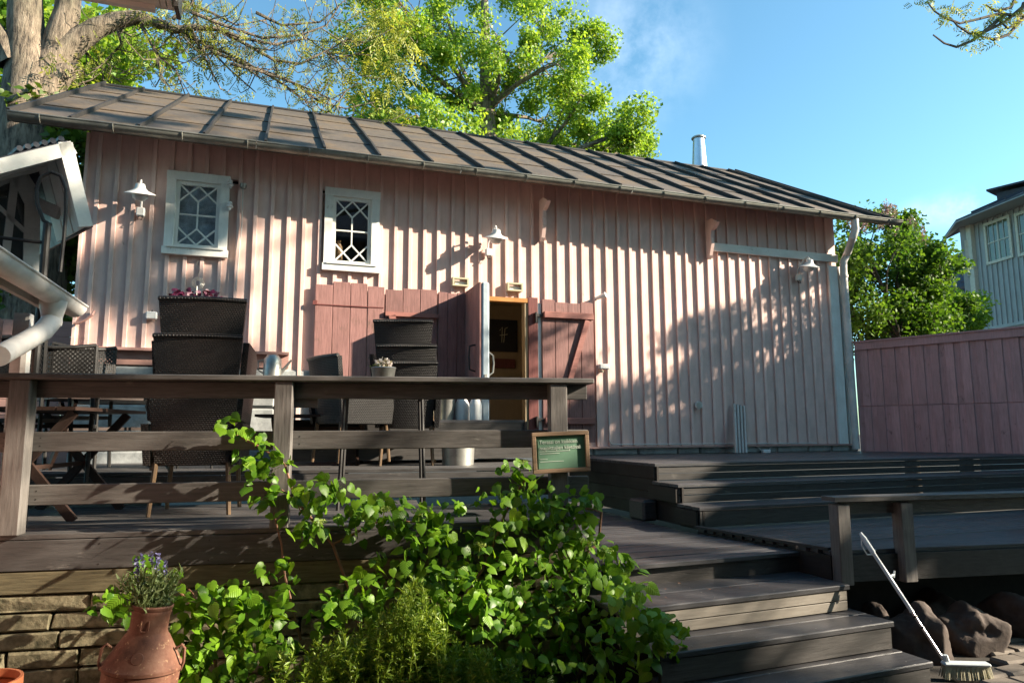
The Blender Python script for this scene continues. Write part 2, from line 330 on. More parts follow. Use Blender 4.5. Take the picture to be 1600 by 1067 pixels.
class MB:
    def __init__(s): s.v = []; s.f = []
    def add(s, vs, fs):
        n = len(s.v); s.v += [Vector(q) for q in vs]; s.f += [tuple(i + n for i in f) for f in fs]; return s
    def box(s, c, d, rot=None, bev=0.0):
        x, y, z = d[0] / 2, d[1] / 2, d[2] / 2
        c = Vector(c)
        if bev:
            b = min(bev, x * .9, y * .9, z * .9)
            vs = []
            for sx in (-1, 1):
                for sy in (-1, 1):
                    for sz in (-1, 1):
                        vs += [(sx * x, sy * (y - b), sz * (z - b)), (sx * (x - b), sy * y, sz * (z - b)), (sx * (x - b), sy * (y - b), sz * z)]
            bm = bmesh.new()
            for q in vs: bm.verts.new(q)
            r = bmesh.ops.convex_hull(bm, input=bm.verts)
            bm.verts.index_update()
            bmesh.ops.dissolve_limit(bm, angle_limit=0.01, verts=bm.verts, edges=bm.edges)
            bm.verts.index_update()
            vs = [q.co.copy() for q in bm.verts]; fs = [tuple(q.index for q in f.verts) for f in bm.faces]; bm.free()
        else:
            vs = [(sx * x, sy * y, sz * z) for sx in (-1, 1) for sy in (-1, 1) for sz in (-1, 1)]
            fs = [(0, 1, 3, 2), (4, 6, 7, 5), (0, 4, 5, 1), (2, 3, 7, 6), (0, 2, 6, 4), (1, 5, 7, 3)]
        R = rot.to_3x3() if rot is not None else Matrix.Identity(3)
        return s.add([R @ Vector(q) + c for q in vs], fs)
    def beam(s, a, b, w, h, up=(0, 0, 1)):
        """box from a to b, w across, h along up"""
        a, b = Vector(a), Vector(b); d = (b - a); L = d.length; d.normalize()
        u = Vector(up); sd = d.cross(u)
        if sd.length < 1e-4: sd = d.cross(Vector((1, 0, 0)))
        sd.normalize(); u = sd.cross(d).normalized()
        vs = [p + sd * (sx * w / 2) + u * (sz * h / 2) for p in (a, b) for sx in (-1, 1) for sz in (-1, 1)]
        return s.add(vs, [(0, 1, 3, 2), (4, 6, 7, 5), (0, 4, 5, 1), (2, 3, 7, 6), (0, 2, 6, 4), (1, 5, 7, 3)])
    def tube(s, pts, rad, n=8, cap=True):
        pts = [Vector(p) for p in pts]
        if isinstance(rad, (int, float)): rad = [rad] * len(pts)
        vs = []; prev = None
        for i, p in enumerate(pts):
            t = (pts[min(i + 1, len(pts) - 1)] - pts[max(i - 1, 0)])
            if t.length < 1e-7: t = Vector((0, 0, 1))
            t.normalize()
            if prev is None:
                a = t.orthogonal().normalized()
            else:
                a = prev - t * prev.dot(t)
                a = a.normalized() if a.length > 1e-6 else t.orthogonal().normalized()
            prev = a; bb = t.cross(a)
            for k in range(n):
                an = 2 * pi * k / n; vs.append(p + (a * cos(an) + bb * sin(an)) * rad[i])
        fs = []
        for i in range(len(pts) - 1):
            for k in range(n):
                k2 = (k + 1) % n; fs.append((i * n + k, i * n + k2, (i + 1) * n + k2, (i + 1) * n + k))
        if cap:
            fs.append(tuple(range(n - 1, -1, -1))); fs.append(tuple((len(pts) - 1) * n + k for k in range(n)))
        return s.add(vs, fs)
    def lathe(s, prof, n=24, c=(0, 0, 0), rot=None):
        c = Vector(c); R = rot.to_3x3() if rot is not None else Matrix.Identity(3)
        vs = []
        for r, z in prof:
            for k in range(n):
                a = 2 * pi * k / n; vs.append(R @ Vector((r * cos(a), r * sin(a), z)) + c)
        fs = []
        for i in range(len(prof) - 1):
            for k in range(n):
                k2 = (k + 1) % n; fs.append((i * n + k, i * n + k2, (i + 1) * n + k2, (i + 1) * n + k))
        return s.add(vs, fs)
    def slab(s, pts, off):
        """polygon given a thickness vector"""
        off = Vector(off); n = len(pts); p = [Vector(q) for q in pts]
        return s.add(p + [q + off for q in p], [tuple(range(n)), tuple(range(2 * n - 1, n - 1, -1))] + [(i, i + n, (i + 1) % n + n, (i + 1) % n) for i in range(n)])
    def build(s, name, mat, parent=None, smooth=False, loc=None, rz=None, kind=None):
        me = bpy.data.meshes.new(name); me.from_pydata([tuple(q) for q in s.v], [], s.f)
        bm = bmesh.new(); bm.from_mesh(me); bmesh.ops.recalc_face_normals(bm, faces=bm.faces); bm.to_mesh(me); bm.free()
        if smooth:
            me.polygons.foreach_set('use_smooth', [True] * len(me.polygons))
            try: me.set_sharp_from_angle(angle=radians(40))
            except Exception: pass
        me.materials.append(mat)
        o = bpy.data.objects.new(name, me)
        if loc is not None: o.location = loc
        if rz is not None: o.rotation_euler = (0, 0, rz)
        if kind: o['kind'] = kind
        return link(o, parent)
def inst(o, parent, loc=None, rz=None, scale=None):
    c = o.copy(); COL.objects.link(c); c.parent = parent
    if loc is not None: c.location = loc
    if rz is not None: c.rotation_euler = (0, 0, rz)
    if scale is not None: c.scale = scale
    return c
def copy_tree(o, parent=None):
    c = o.copy(); COL.objects.link(c); c.parent = parent
    for ch in list(o.children): copy_tree(ch, c)
    return c
def B(name, mat, c, d, parent=None, rot=None, bev=0.0, smooth=False):
    """one box piece with its origin at its centre"""
    o = MB().box((0, 0, 0), d, rot, bev).build(name, mat, parent); o.location = c; return o
def scatter(name, tv, tf, Rm, T, mat, parent=None, kind=None, smooth=False):
    tv = np.asarray(tv, float); m = len(T); n = len(tv)
    V = (np.einsum('mij,nj->mni', Rm, tv) + T[:, None, :]).reshape(-1, 3)
    k = len(tf[0]); Fa = (np.asarray(tf)[None] + (np.arange(m) * n)[:, None, None]).reshape(-1, k)
    me = bpy.data.meshes.new(name); me.vertices.add(len(V)); me.vertices.foreach_set('co', V.ravel().astype(np.float32))
    me.loops.add(Fa.size); me.loops.foreach_set('vertex_index', Fa.ravel().astype(np.int32))
    me.polygons.add(len(Fa)); me.polygons.foreach_set('loop_start', (np.arange(len(Fa)) * k).astype(np.int32))
    me.polygons.foreach_set('loop_total', np.full(len(Fa), k, np.int32))
    me.update(calc_edges=True); me.validate()
    if smooth: me.polygons.foreach_set('use_smooth', [True] * len(me.polygons))
    me.materials.append(mat); o = bpy.data.objects.new(name, me)
    if kind: o['kind'] = kind
    return link(o, parent)
def frames(N, spin=None, scale=None):
    """rotation matrices whose local z points along N, local y hangs mostly down"""
    N = N / np.linalg.norm(N, axis=1)[:, None]; m = len(N)
    if spin is None: spin = RS.uniform(-pi, pi, m)
    dn = np.tile([0, 0, -1.0], (m, 1)); y = dn - N * (dn * N).sum(1)[:, None] + 1e-6
    y /= np.linalg.norm(y, axis=1)[:, None]; x = np.cross(y, N)
    c, s_ = np.cos(spin)[:, None], np.sin(spin)[:, None]
    x2 = x * c + y * s_; y2 = -x * s_ + y * c
    Rm = np.stack([x2, y2, N], axis=2)
    if scale is not None: Rm = Rm * scale[:, None, None]
    return Rm
def rdir(m, bias=(0, 0, 0)):
    v = RS.normal(size=(m, 3)); v /= np.linalg.norm(v, axis=1)[:, None]; return v + np.array(bias)
# leaf shapes (local y = length)
LEAF4 = [(0, 0, 0), (0.34, 0.45, 0.06), (0, 1, 0), (-0.34, 0.45, 0.06)]; LEAF4F = [(0, 1, 2), (0, 2, 3)]
NARROW = [(0, 0, 0), (0.13, 0.45, 0.03), (0, 1, -0.1), (-0.13, 0.45, 0.03)]
def heart(seed):
    r = random.Random(seed)
    tipd = r.uniform(0.1, 0.3); fold = r.uniform(0.15, 0.4)
    half = [(0.05, -0.10), (0.26, -0.16), (0.43, 0.0), (0.49, 0.2), (0.44, 0.42), (0.31, 0.64), (0.14, 0.84)]
    mid = [(0, 0), (0, 0.2), (0, 0.42), (0, 0.64), (0, 0.84)]
    def z(x, y): return -fold * abs(x) ** 1.4 * 0.9 - tipd * max(0, y) ** 2 + 0.02 * sin(9 * y + seed) * abs(x) * 4
    v = [(x, y, z(x, y)) for x, y in mid] + [(0, 1.04, z(0, 1.04) - 0.03)]
    R_ = [(x, y, z(x, y)) for x, y in half]; L_ = [(-x, y, z(x, y)) for x, y in half]
    v += R_ + L_; f = []
    for o in (6, 13):
        seq = [(0, o + 0, o + 1), (0, o + 1, o + 2), (0, o + 2, o + 3), (0, o + 3, 1), (1, o + 3, o + 4), (1, o + 4, 2), (2, o + 4, o + 5), (2, o + 5, 3), (3, o + 5, o + 6), (3, o + 6, 4), (4, o + 6, 5)]
        f += seq if o == 6 else [(a, c, b) for a, b, c in seq]
    return v, f

# =================================================================== GROUND
GZ = -1.52
g = MB().add([(-150, -150, GZ), (150, -150, GZ), (150, 200, GZ), (-150, 200, GZ)], [(0, 1, 2, 3)]).build('ground', M['soil']); tag(g, kind='structure')

# =================================================================== BARN
WY = 8.5; XL, XR = -2.03, 8.36; EZ = 3.22; PITCHR = radians(30)
barn = thing('barn', 'long pale pink board-and-batten barn with a brown sheet roof', 'barn', (0, 0, 0))
BOT_L, BOT_R = 0.91, -0.22
TOPZ = 3.36
def botz(x): return BOT_L if x < 0.12 else BOT_R
pitch = 0.1835; x0b = -1.92
openings = [(-1.19, -0.62, 2.0, 2.94), (0.55, 1.14, 1.95, 2.93), (2.30, 3.22, -0.22, 1.72)]
def pieces(xa, xb):
    """vertical extents of wall between xa and xb, clear of openings"""
    xm = (xa + xb) / 2; segs = [(botz(xm), TOPZ)]
    for ox0, ox1, oz0, oz1 in openings:
        if xb > ox0 + 0.01 and xa < ox1 - 0.01:
            new = []
            for a, b in segs:
                if oz0 > a + 0.03: new.append((a, min(b, oz0)))
                if oz1 < b: new.append((max(a, oz1), b))
            segs = new
    return segs
k = 0; edges = [XL]
while x0b + k * pitch < XR - 0.03: edges.append(x0b + k * pitch); k += 1
edges.append(XR)
for i in range(len(edges) - 1):
    a, b = edges[i], edges[i + 1]
    for z0, z1 in pieces(a, b):
        B('board', M['pink'], ((a + b) / 2, WY + 0.012 + random.uniform(-.002, .002), (z0 + z1) / 2), (b - a - 0.003, 0.022, z1 - z0), barn)
for i, e in enumerate(edges[1:-1]):
    w = 0.042 + random.uniform(-.003, .003)
    for z0, z1 in pieces(e - w / 2, e + w / 2):
        B('batten', M['pink'], (e + random.uniform(-.004, .004), WY - 0.0155, (z0 + z1) / 2), (w, 0.027, z1 - z0 - 0.01), barn, bev=0.003)
# window openings cut boards roughly; fill beside casing with a backing
MB().box(((XL + XR) / 2, WY + 0.06, 3.2), (XR - XL - .04, 0.06, 0.5)).box((-1.62, WY + .06, 1.9), (.78, .06, 2.0)).box((-.03, WY + .06, 1.9), (1.14, .06, 2.0)).build('wall_backing', M['pink'], barn)
MB().box((1.68, WY + .06, 1.4), (1.08, .06, 3.2)).box((5.8, WY + .06, 1.4), (5.1, .06, 3.2)).box((2.8, WY + .06, 2.4), (1.1, .06, 1.2)).build('wall_backing', M['pink'], barn)
# side and back walls
MB().slab([(XR - .03, WY + .1, -.3), (XR - .03, 14.6, -.3), (XR - .03, 14.6, 3.2), (XR - .03, 11.6, 5.1), (XR - .03, WY + .1, 3.3)], (-.04, 0, 0)).build('side_wall', M['pink'], barn)
MB().slab([(XL + .03, WY + .1, -.3), (XL + .03, 14.6, -.3), (XL + .03, 14.6, 3.2), (XL + .03, 11.6, 5.1), (XL + .03, WY + .1, 3.3)], (.04, 0, 0)).build('side_wall', M['pink'], barn)
MB().box(((XL + XR) / 2, 14.6, 1.4), (XR - XL, .06, 3.5)).build('rear_wall', M['pink'], barn)
# skirting mouldings
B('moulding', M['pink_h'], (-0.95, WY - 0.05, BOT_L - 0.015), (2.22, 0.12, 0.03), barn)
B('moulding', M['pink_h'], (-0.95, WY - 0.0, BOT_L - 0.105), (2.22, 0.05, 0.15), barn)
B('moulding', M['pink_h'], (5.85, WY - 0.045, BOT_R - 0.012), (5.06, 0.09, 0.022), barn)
# stone foundation pieces
xx = XL
while xx < 0.3:
    w = random.uniform(0.5, 0.95); zz = 0.72
    while zz > -0.6:
        h = random.uniform(0.35, 0.5)
        B('foundation_stone', M['stone'], (xx + w / 2, WY + 0.05, zz - h / 2), (w - 0.015, 0.12 + random.uniform(0, .03), h - 0.015), barn, bev=0.02)
        zz -= h
    xx += w
xx = 3.35
while xx < XR:
    w = random.uniform(0.3, 0.7)
    B('foundation_stone', M['stone'], (xx + w / 2, WY + 0.03, -0.285), (w - 0.012, 0.12, 0.1), barn, bev=0.015); xx += w
for x in (-1.36, -0.98): pass
B('foundation_post', M['pink_h'], (-0.80, WY - 0.05, 0.45), (0.16, 0.08, 0.56), barn)
B('foundation_post', M['red_h'], (-0.63, WY - 0.04, 0.45), (0.14, 0.08, 0.56), barn)
# roof
OY = 0.47; EY = WY - OY; RX0, RX1 = XL - 0.62, XR + 0.66
sl = tan(PITCHR); RY = 11.75
def RP(x, y, h=0.0): return Vector((x, y, EZ + (y - EY) * sl)) + Vector((0, -sin(PITCHR), cos(PITCHR))) * h
seams = []
x = -2.02 + 0.0
sp = 0.645
x = -0.18 - 4 * sp
while x < RX1 - 0.1:
    if x > RX0 + 0.15: seams.append(x)
    x += sp
cols = [RX0] + seams + [RX1]
rows = [EY, EY + 0.98, EY + 1.95, EY + 2.9, RY]
for i in range(len(cols) - 1):
    j = random.uniform(-.12, .12)
    for r in range(4):
        y0 = rows[r] + (j if r else 0); y1 = rows[r + 1] + (j if r < 3 else 0)
        h0 = 0.012 + random.uniform(0, .004)
        a, b = cols[i] + 0.001, cols[i + 1] - 0.001
        MB().add([RP(a, y0, h0), RP(b, y0, h0), RP(b, y1 + .02, 0.002), RP(a, y1 + .02, 0.002), RP(a, y0, -.02), RP(b, y0, -.02), RP(b, y1, -.02), RP(a, y1, -.02)],
                 [(0, 1, 2, 3), (7, 6, 5, 4), (0, 4, 5, 1), (1, 5, 6, 2), (2, 6, 7, 3), (3, 7, 4, 0)]).build('roof_sheet', M['roof'], barn)
for sx in seams:
    pts = [RP(sx + random.uniform(-.006, .006), y, 0.03 + random.uniform(-.004, .004)) for y in np.linspace(EY + .03, RY, 9)]
    m = MB()
    for a, b in zip(pts[:-1], pts[1:]): m.beam(a, b, 0.026, 0.055, (0, -sin(PITCHR), cos(PITCHR)))
    m.build('roof_seam', M['seam'], barn)
for xx in (RX0, RX1):
    MB().beam(RP(xx, EY - .02, 0.0), RP(xx, RY, 0.0), 0.03, 0.13, (0, -sin(PITCHR), cos(PITCHR))).build('verge_board', M['seam'], barn)
MB().tube([RP(RX0, RY, .0), RP(RX1, RY, .0)], 0.04, 8).build('ridge_cap', M['seam'], barn)
bz = RP(0, RY).z
MB().slab([(RX0, RY, bz), (RX1, RY, bz), (RX1, 15.3, 3.1), (RX0, 15.3, 3.1)], (0, 0, -.04)).build('rear_roof_slope', M['roof'], barn)
# soffit and fascia
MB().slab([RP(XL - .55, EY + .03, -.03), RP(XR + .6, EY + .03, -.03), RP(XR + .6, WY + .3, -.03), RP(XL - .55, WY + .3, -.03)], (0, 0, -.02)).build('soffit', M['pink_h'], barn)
B('fascia', M['roof'], ((RX0 + RX1) / 2, EY + .02, EZ - .03), (RX1 - RX0 - .05, .025, .07), barn)
# gutter (half round) with straps
def half_gutter(a, b, r, th=0.006, n=10):
    a, b = Vector(a), Vector(b); m = MB(); d = (b - a).normalized(); sd = d.cross(Vector((0, 0, 1))).normalized()
    vs = []
    for p in (a, b):
        for rr in (r, r - th):
            for k in range(n + 1):
                an = pi + pi * k / n; vs.append(p + sd * (cos(an) * rr) + Vector((0, 0, sin(an) * rr)))
    q = n + 1; fs = []
    for k in range(n):
        fs += [(k, k + 1, 2 * q + k + 1, 2 * q + k), (q + k, 3 * q + k, 3 * q + k + 1, q + k + 1), (k, q + k, q + k + 1, k + 1), (2 * q + k, 2 * q + k + 1, 3 * q + k + 1, 3 * q + k)]
    fs += [(0, 2 * q, 3 * q, q), (n, q + n, 3 * q + n, 2 * q + n)]
    m.add(vs, fs); rim = sd * r
    m.tube([a - rim, b - rim], 0.008, 6).tube([a + rim, b + rim], 0.008, 6)
    return m
GYc = EY - 0.07; GZc = EZ - 0.02; GR = 0.068
xs = np.linspace(RX0 + .02, RX1 + .12, 6)
for a, b in zip(xs[:-1], xs[1:]):
    half_gutter((a + .004, GYc, GZc), (b - .004, GYc, GZc), GR).build('gutter', M['zinc_gutter'], barn, smooth=True)
x = RX0 + .3
while x < RX1:
    m = MB(); m.tube([(x, GYc + cos(t) * (GR + .006), GZc + sin(t) * (GR + .006)) for t in np.linspace(pi, 2 * pi, 9)], 0.007, 5)
    m.build('gutter_strap', M['zinc_gutter'], barn); x += 0.66
# downpipe at the right corner
P1 = Vector((PY(1336, 352, GYc).x, GYc, GZc - .05))
dp = [P1, P1 + Vector((0, 0, -.16)), P1 + Vector((-.03, .02, -.26)), Vector((XR + .10, WY - .14, 2.73)), Vector((XR + .03, WY - .12, 2.60)), Vector((XR + .03, WY - .11, 2.4)), Vector((XR + .05, WY - .11, -.3))]
MB().tube(dp, [.055] * 7, 14).build('downpipe', M['pipe'], barn, smooth=True)
for z in (2.35, 1.0): MB().tube([(XR + .035, WY - .11, z), (XR + .035, WY - .11, z + .04)], .064, 14).build('pipe_clamp', M['pipe'], barn)
B('corner_board', M['white'], (XR - .12, WY - .04, 1.16), (.17, .035, 2.76), barn)
B('corner_board', M['white'], (XR + .02, WY + .03, 1.16), (.03, .15, 2.76), barn)
B('corner_board', M['pink'], (XL - .012, WY + .03, 2.1), (.03, .12, 2.4), barn)
# white header board over the right side
a = PY(1113, 386, WY - .05); b = PY(1300, 412, WY - .05)
MB().beam((a.x, WY - .05, a.z), (XR - .02, WY - .05, 2.66), .04, .12).build('header_board', M['white_x'], barn)
# carved eave brackets
for (bx, by) in ((845, 342), (1105, 372)):
    c = PY(bx, by, WY - .04); m = MB()
    z0 = c.z
    pts = [(-.02, .25), (.06, .25), (.13, .16), (.085, .10), (.05, .08), (.04, -.02), (.05, -.12), (.02, -.28), (-.0, -.33), (-.02, -.30)]
    m.slab([(c.x - .02, WY - .03 - (p[0] + .02) * 2.0, z0 + p[1]) for p in pts], (.05, 0, 0))
    m.build('eave_bracket', M['pink'], barn)
# windows
def window(cx0, cx1, z0, z1, interior, deep=.5):
    w, h = cx1 - cx0, z1 - z0; Y = WY - .035
    wf = MB(); ct = .095
    wf.box((cx0 + ct / 2, Y, (z0 + z1) / 2), (ct, .04, h - .1)).box((cx1 - ct / 2, Y, (z0 + z1) / 2), (ct, .04, h - .1))
    wf.box(((cx0 + cx1) / 2, Y - .002, z1 - .05), (w + .01, .044, .10)).box(((cx0 + cx1) / 2, Y - .01, z0 + .04), (w + .03, .06, .085))
    f = wf.build('window', M['white'], barn)
    MB().box(((cx0 + cx1) / 2, Y - .03, z0 + .085), (w - .06, .05, .02)).build('sill', M['white_x'], f)
    ix0, ix1, iz0, iz1 = cx0 + ct, cx1 - ct, z0 + .09, z1 - .10
    sm = MB(); t = .042; ys = WY - .008
    sm.box((ix0 + t / 2, ys, (iz0 + iz1) / 2), (t, .03, iz1 - iz0)).box((ix1 - t / 2, ys, (iz0 + iz1) / 2), (t, .03, iz1 - iz0))
    sm.box(((ix0 + ix1) / 2, ys, iz1 - t / 2), (ix1 - ix0 - 2 * t, .03, t)).box(((ix0 + ix1) / 2, ys, iz0 + t / 2), (ix1 - ix0 - 2 * t, .03, t))
    sm.build('sash', M['white'], f)
    px0, px1, pz0, pz1 = ix0 + t, ix1 - t, iz0 + t, iz1 - t
    def q(u, v): return Vector((px0 + u * (px1 - px0), ys - .004, pz1 - v * (pz1 - pz0)))
    lat = MB()
    for (u0, v0, u1, v1) in [(.5, .27, .5, .73), (0, .5, 1, .5), (0, 0.0, .5, .27), (1, 0.0, .5, .27), (.5, 0, 0, .27), (.5, 0, 1, .27), (.5, .73, 0, 1.0), (.5, .73, 1, 1.0), (0, .73, .5, 1), (1, .73, .5, 1)]:
        lat.beam(q(u0, v0), q(u1, v1), .014, .017, (0, 0.01, 1) if u0 != u1 else (1, 0, 0))
    lat.build('lattice', M['white'], f)
    MB().box(((px0 + px1) / 2, ys + .012, (pz0 + pz1) / 2), (px1 - px0, .004, pz1 - pz0)).build('pane', M['glass'], f)
    rm = MB(); d = deep
    a_, b_, c_, d_ = (px0 - .04, pz0 - .04), (px1 + .04, pz0 - .04), (px1 + .04, pz1 + .04), (px0 - .04, pz1 + .04)
    fr = [Vector((p[0], ys + .03, p[1])) for p in (a_, b_, c_, d_)]; bk = [p + Vector((0, d, 0)) for p in fr]
    rm.add(fr + bk, [(4, 5, 6, 7), (0, 1, 5, 4), (1, 2, 6, 5), (2, 3, 7, 6), (3, 0, 4, 7)])
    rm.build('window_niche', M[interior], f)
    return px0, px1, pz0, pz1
M['reflected_sky'] = plain('painted_sky_reflection', (0.70, 0.80, 0.92), 0.9, noise=0.55, nscale=6)  # pale sky reflection of the first window, painted on the backing behind its glass
w1 = window(-1.225, -.565, 1.985, 2.955, 'reflected_sky', .03)
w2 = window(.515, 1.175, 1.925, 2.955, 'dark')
# curtain half drawn behind the first window, in the painted reflection colour
MB().slab([(w1[0] + .02 + i * .022, WY + .12 + .012 * sin(i * 2.1), w1[2] - .03) for i in range(12)] + [(w1[0] + .02 + i * .022, WY + .12 + .012 * sin(i * 2.1), w1[3] + .03) for i in range(11, -1, -1)], (0, .004, 0)).build('curtain', M['reflected_sky'], barn)
# doorway
dx0, dx1, dz0, dz1 = 2.33, 3.17, -.22, 1.70
MB().box((dx1 + .035, WY - .02, .75), (.13, .07, 1.98)).build('door_frame', M['redframe'], barn)
MB().box((dx1 - .055, WY + .02, .73), (.045, .12, 1.90)).build('door_jamb', M['tan'], barn)
MB().box(((dx0 + dx1) / 2 - .01, WY + .0, dz1 - .005), (dx1 - dx0 - .06, .10, .055)).build('door_header', M['orange'], barn)
MB().box(((dx0 + dx1) / 2, WY + .5, dz0 + .02), (dx1 - dx0, 1.1, .05)).build('threshold', M['deck'], barn)
vm = MB().add([(dx0 - .05, WY + .09, -.25), (dx1 + .3, WY + .09, -.25), (dx1 + .3, WY + .95, -.25), (dx0 - .05, WY + .95, -.25), (dx0 - .05, WY + .09, 1.8), (dx1 + .3, WY + .09, 1.8), (dx1 + .3, WY + .95, 1.8), (dx0 - .05, WY + .95, 1.8)],
              [(3, 2, 6, 7), (0, 3, 7, 4), (1, 5, 6, 2), (4, 7, 6, 5)])
vm.build('vestibule', M['tan'], barn)
B('inner_door', M['tan'], (3.0, WY + .92, .7), (.8, .03, 1.9), barn)
# shutter doors lying open against the wall
def leafdoor(x0, x1, z0, z1, n, label, y=WY - .055, mat='red'):
    g_ = MB().box((0, 0, 0), (.01, .01, .01))
    t = thing('shutter_door', None, None, (x0, y, z0), parent=barn); t['label'] = label
    w = (x1 - x0) / n
    for i in range(n):
        dz = random.uniform(-.025, .025)
        B('plank', M[mat], ((i + .5) * w, random.uniform(-.003, .003), (z1 - z0 + dz) / 2), (w - .006, .03, z1 - z0 + dz), t, bev=.003)
    return t
A0 = PY(493, 441, WY - .055); A1 = PY(601, 449, WY - .055)
ta = leafdoor(A0.x, A1.x, -.05, A0.z, 4, 'faded red shutter door with a narrow iron band')
B('iron_band', M['redframe'], ((A1.x - A0.x) / 2, -.019, A0.z + .05 - .27), (A1.x - A0.x - .02, .008, .012), ta)
B('frame_bar', M['redframe'], (0.0, -.02, A0.z + .05 - .25), (.05, .03, .05), ta)
B0 = PY(601, 449, WY - .055); B1 = PY(683, 459, WY - .055)
tb = leafdoor(B0.x + .01, B1.x, -.05, B0.z - .01, 3, 'paler red shutter door with a crossbar and slanting brace')
wb = B1.x - B0.x
MB().beam((0.0, -.035, 1.47), (wb, -.035, 1.47), .03, .05).build('crossbar', M['red_h'], tb)
MB().beam((.08, -.035, 1.45), (.3, -.035, .55), .03, .08, (1, 0, 0)).build('brace', M['red_h'], tb)
C0 = PY(684, 458, WY - .055)
tcd = leafdoor(C0.x + .005, 2.29, -.05, C0.z, 3, 'dark weathered red door behind the open leaf')
D0 = PY(846, 470, WY - .06); D1 = PY(926, 474, WY - .06)
td = leafdoor(D0.x, D1.x, -.16, D0.z, 4, 'red shutter door with a Z brace right of the doorway', WY - .06)
wd = D1.x - D0.x; hd = D0.z + .16
for zz in (hd - .19, .28): MB().box((wd / 2, -.042, zz), (wd - .03, .045, .085), None, .006).build('ledge', M['red_h'], td)
MB().beam((wd - .10, -.036, hd - .24), (.22, -.036, .34), .035, .07, (1, 0, 0)).build('brace', M['red_h'], td)
for zz in (hd - .2, .3): B('hinge', M['black'], (-.05, -.02, zz), (.10, .03, .035), td); B('hinge_pin', M['black'], (-.085, -.02, zz - .03), (.02, .035, .14), td)
B('door_strip', M['whitepaint'], ((dx1 + .10 + D0.x) / 2 , WY - .025, .72), (D0.x - dx1 - .105, .05, 1.9), barn)
# the open outer leaf, standing out from the wall
td2 = thing('open_door_leaf', None, None, (2.30, WY - .05, 0), parent=barn); td2['label'] = 'thick insulated door leaf standing open with a pale blue edge'
DL = .66; zt = 1.755
for i in range(5): B('plank', M['red'], (-.012, -DL / 5 * (i + .5), (zt - .12) / 2), (.022, DL / 5 - .004, zt + .12), td2, bev=.003)
B('edge_strip', plain('pale_blue_edge', (.40, .48, .53), .45), (.052, -DL + .015, (zt - .12) / 2), (.095, .05, zt + .13), td2, bev=.02)
B('core', M['tan'], (.05, -DL / 2 + .02, (zt - .12) / 2), (.09, DL - .06, zt + .12), td2)
MB().tube([(-.03, -DL + .16, 1.02), (-.10, -DL + .15, 1.0), (-.11, -DL + .15, .86), (-.10, -DL + .15, .72), (-.03, -DL + .16, .70)], .011, 7).build('handle', M['black'], td2, smooth=True)
MB().tube([(.10, -DL + .03, .92), (.15, -DL + .02, .88), (.16, -DL + .02, .78), (.15, -DL + .02, .68), (.10, -DL + .03, .64)], .010, 7).build('handle', M['zinc'], td2, smooth=True)
B('lock', M['zinc'], (.052, -DL - .012, .62), (.03, .01, .07), td2)

# things in the vestibule
o = MB().box((0, 0, 0), (.42, .02, .46)).build('chalkboard', M['chalk'], loc=(3.1, WY + .88, 1.35)); tag(o, 'black chalkboard on the back wall of the open doorway', 'chalkboard')
MB().tube([(-.06, -.012, .07), (-.02, -.012, .12), (-.03, -.012, -.1)], .004, 5).tube([(.0, -.012, -.1), (.02, -.012, .1), (.06, -.012, .12)], .004, 5).tube([(-.06, -.012, .0), (.06, -.012, .02)], .004, 5).build('chalk_mark', M['cream'], o)
o = MB().box((0, 0, 0), (.34, .03, .13)).build('brown_plaque', M['redframe'], loc=(3.1, WY + .88, .95)); tag(o, 'dark brown plaque under the chalkboard inside the doorway', 'plaque')

# =================================================================== WALL FITTINGS
def wall_lamp(px, py, bx, by, label, first=None):
    head = PY(px, py, WY - .26); box = PY(bx, by, WY - .05)
    if first: t = first
    else:
        t = thing('wall_lamp', label, 'wall lamp', (0, 0, 0), 'white enamel lamps along the barn wall')
    q = Vector((0, -.25, .97)).to_track_quat('Z', 'Y').to_matrix()
    MB().lathe([(.03, .105), (.045, .10), (.055, .055), (.075, .03), (.155, -.005), (.158, -.012), (.15, -.010), (.07, .018), (.0, .02)], 28, (0, 0, 0), q).build('shade', M['whitepaint'], t, smooth=True, loc=head)
    MB().lathe([(.0, .012), (.07, .01), (.083, -.02), (.075, -.055), (.045, -.08), (.0, -.088)], 20, (0, 0, 0), q).build('glass_bowl', M['whitepaint'], t, smooth=True, loc=head)
    top = head + Vector((0, -.02, .10)); bc = box
    MB().tube([top, top + Vector((0, .03, .05)), top + Vector((-.01, .10, .03)), Vector((box.x, WY - .05, head.z - .02)), Vector((box.x, WY - .04, box.z + .06))], .011, 8).build('arm', M['whitepaint'], t, smooth=True)
    B('junction_box', M['whitepaint'], (box.x, WY - .06, box.z), (.085, .06, .10), t, bev=.01)
    MB().tube([(box.x - .02, WY - .06, box.z - .05), (box.x - .02, WY - .08, box.z - .09), (box.x + .02, WY - .08, box.z - .09), (box.x + .02, WY - .06, box.z - .05)], .006, 6).build('pull_ring', M['black'], t)
    return t
wall_lamp(219, 302, 220, 332, 'white enamel wall lamp left of the first lattice window')
wall_lamp(775, 371, 763, 395, 'white enamel wall lamp above the open doorway')
wall_lamp(1264, 416, 1247, 434, 'white enamel wall lamp under the white header board at the corner')
for (px, py, lb) in ((719, 441, 'cream slotted box on the wall above the inner edge of the open leaf'), (804, 449, 'cream slotted box directly above the orange door header')):
    c = PY(px, py, WY - .06); t = MB().box((0, 0, .045), (.21, .07, .02)).box((0, 0, -.045), (.21, .07, .02)).box((-.095, 0, 0), (.02, .07, .07)).box((.095, 0, 0), (.02, .07, .07)).build('slotted_box', M['cream'], loc=c)
    tag(t, lb, 'box', 'cream slotted boxes over the doorway'); B('insert', M['whitepaint'], (.01, .02, -.01), (.15, .02, .035), t)
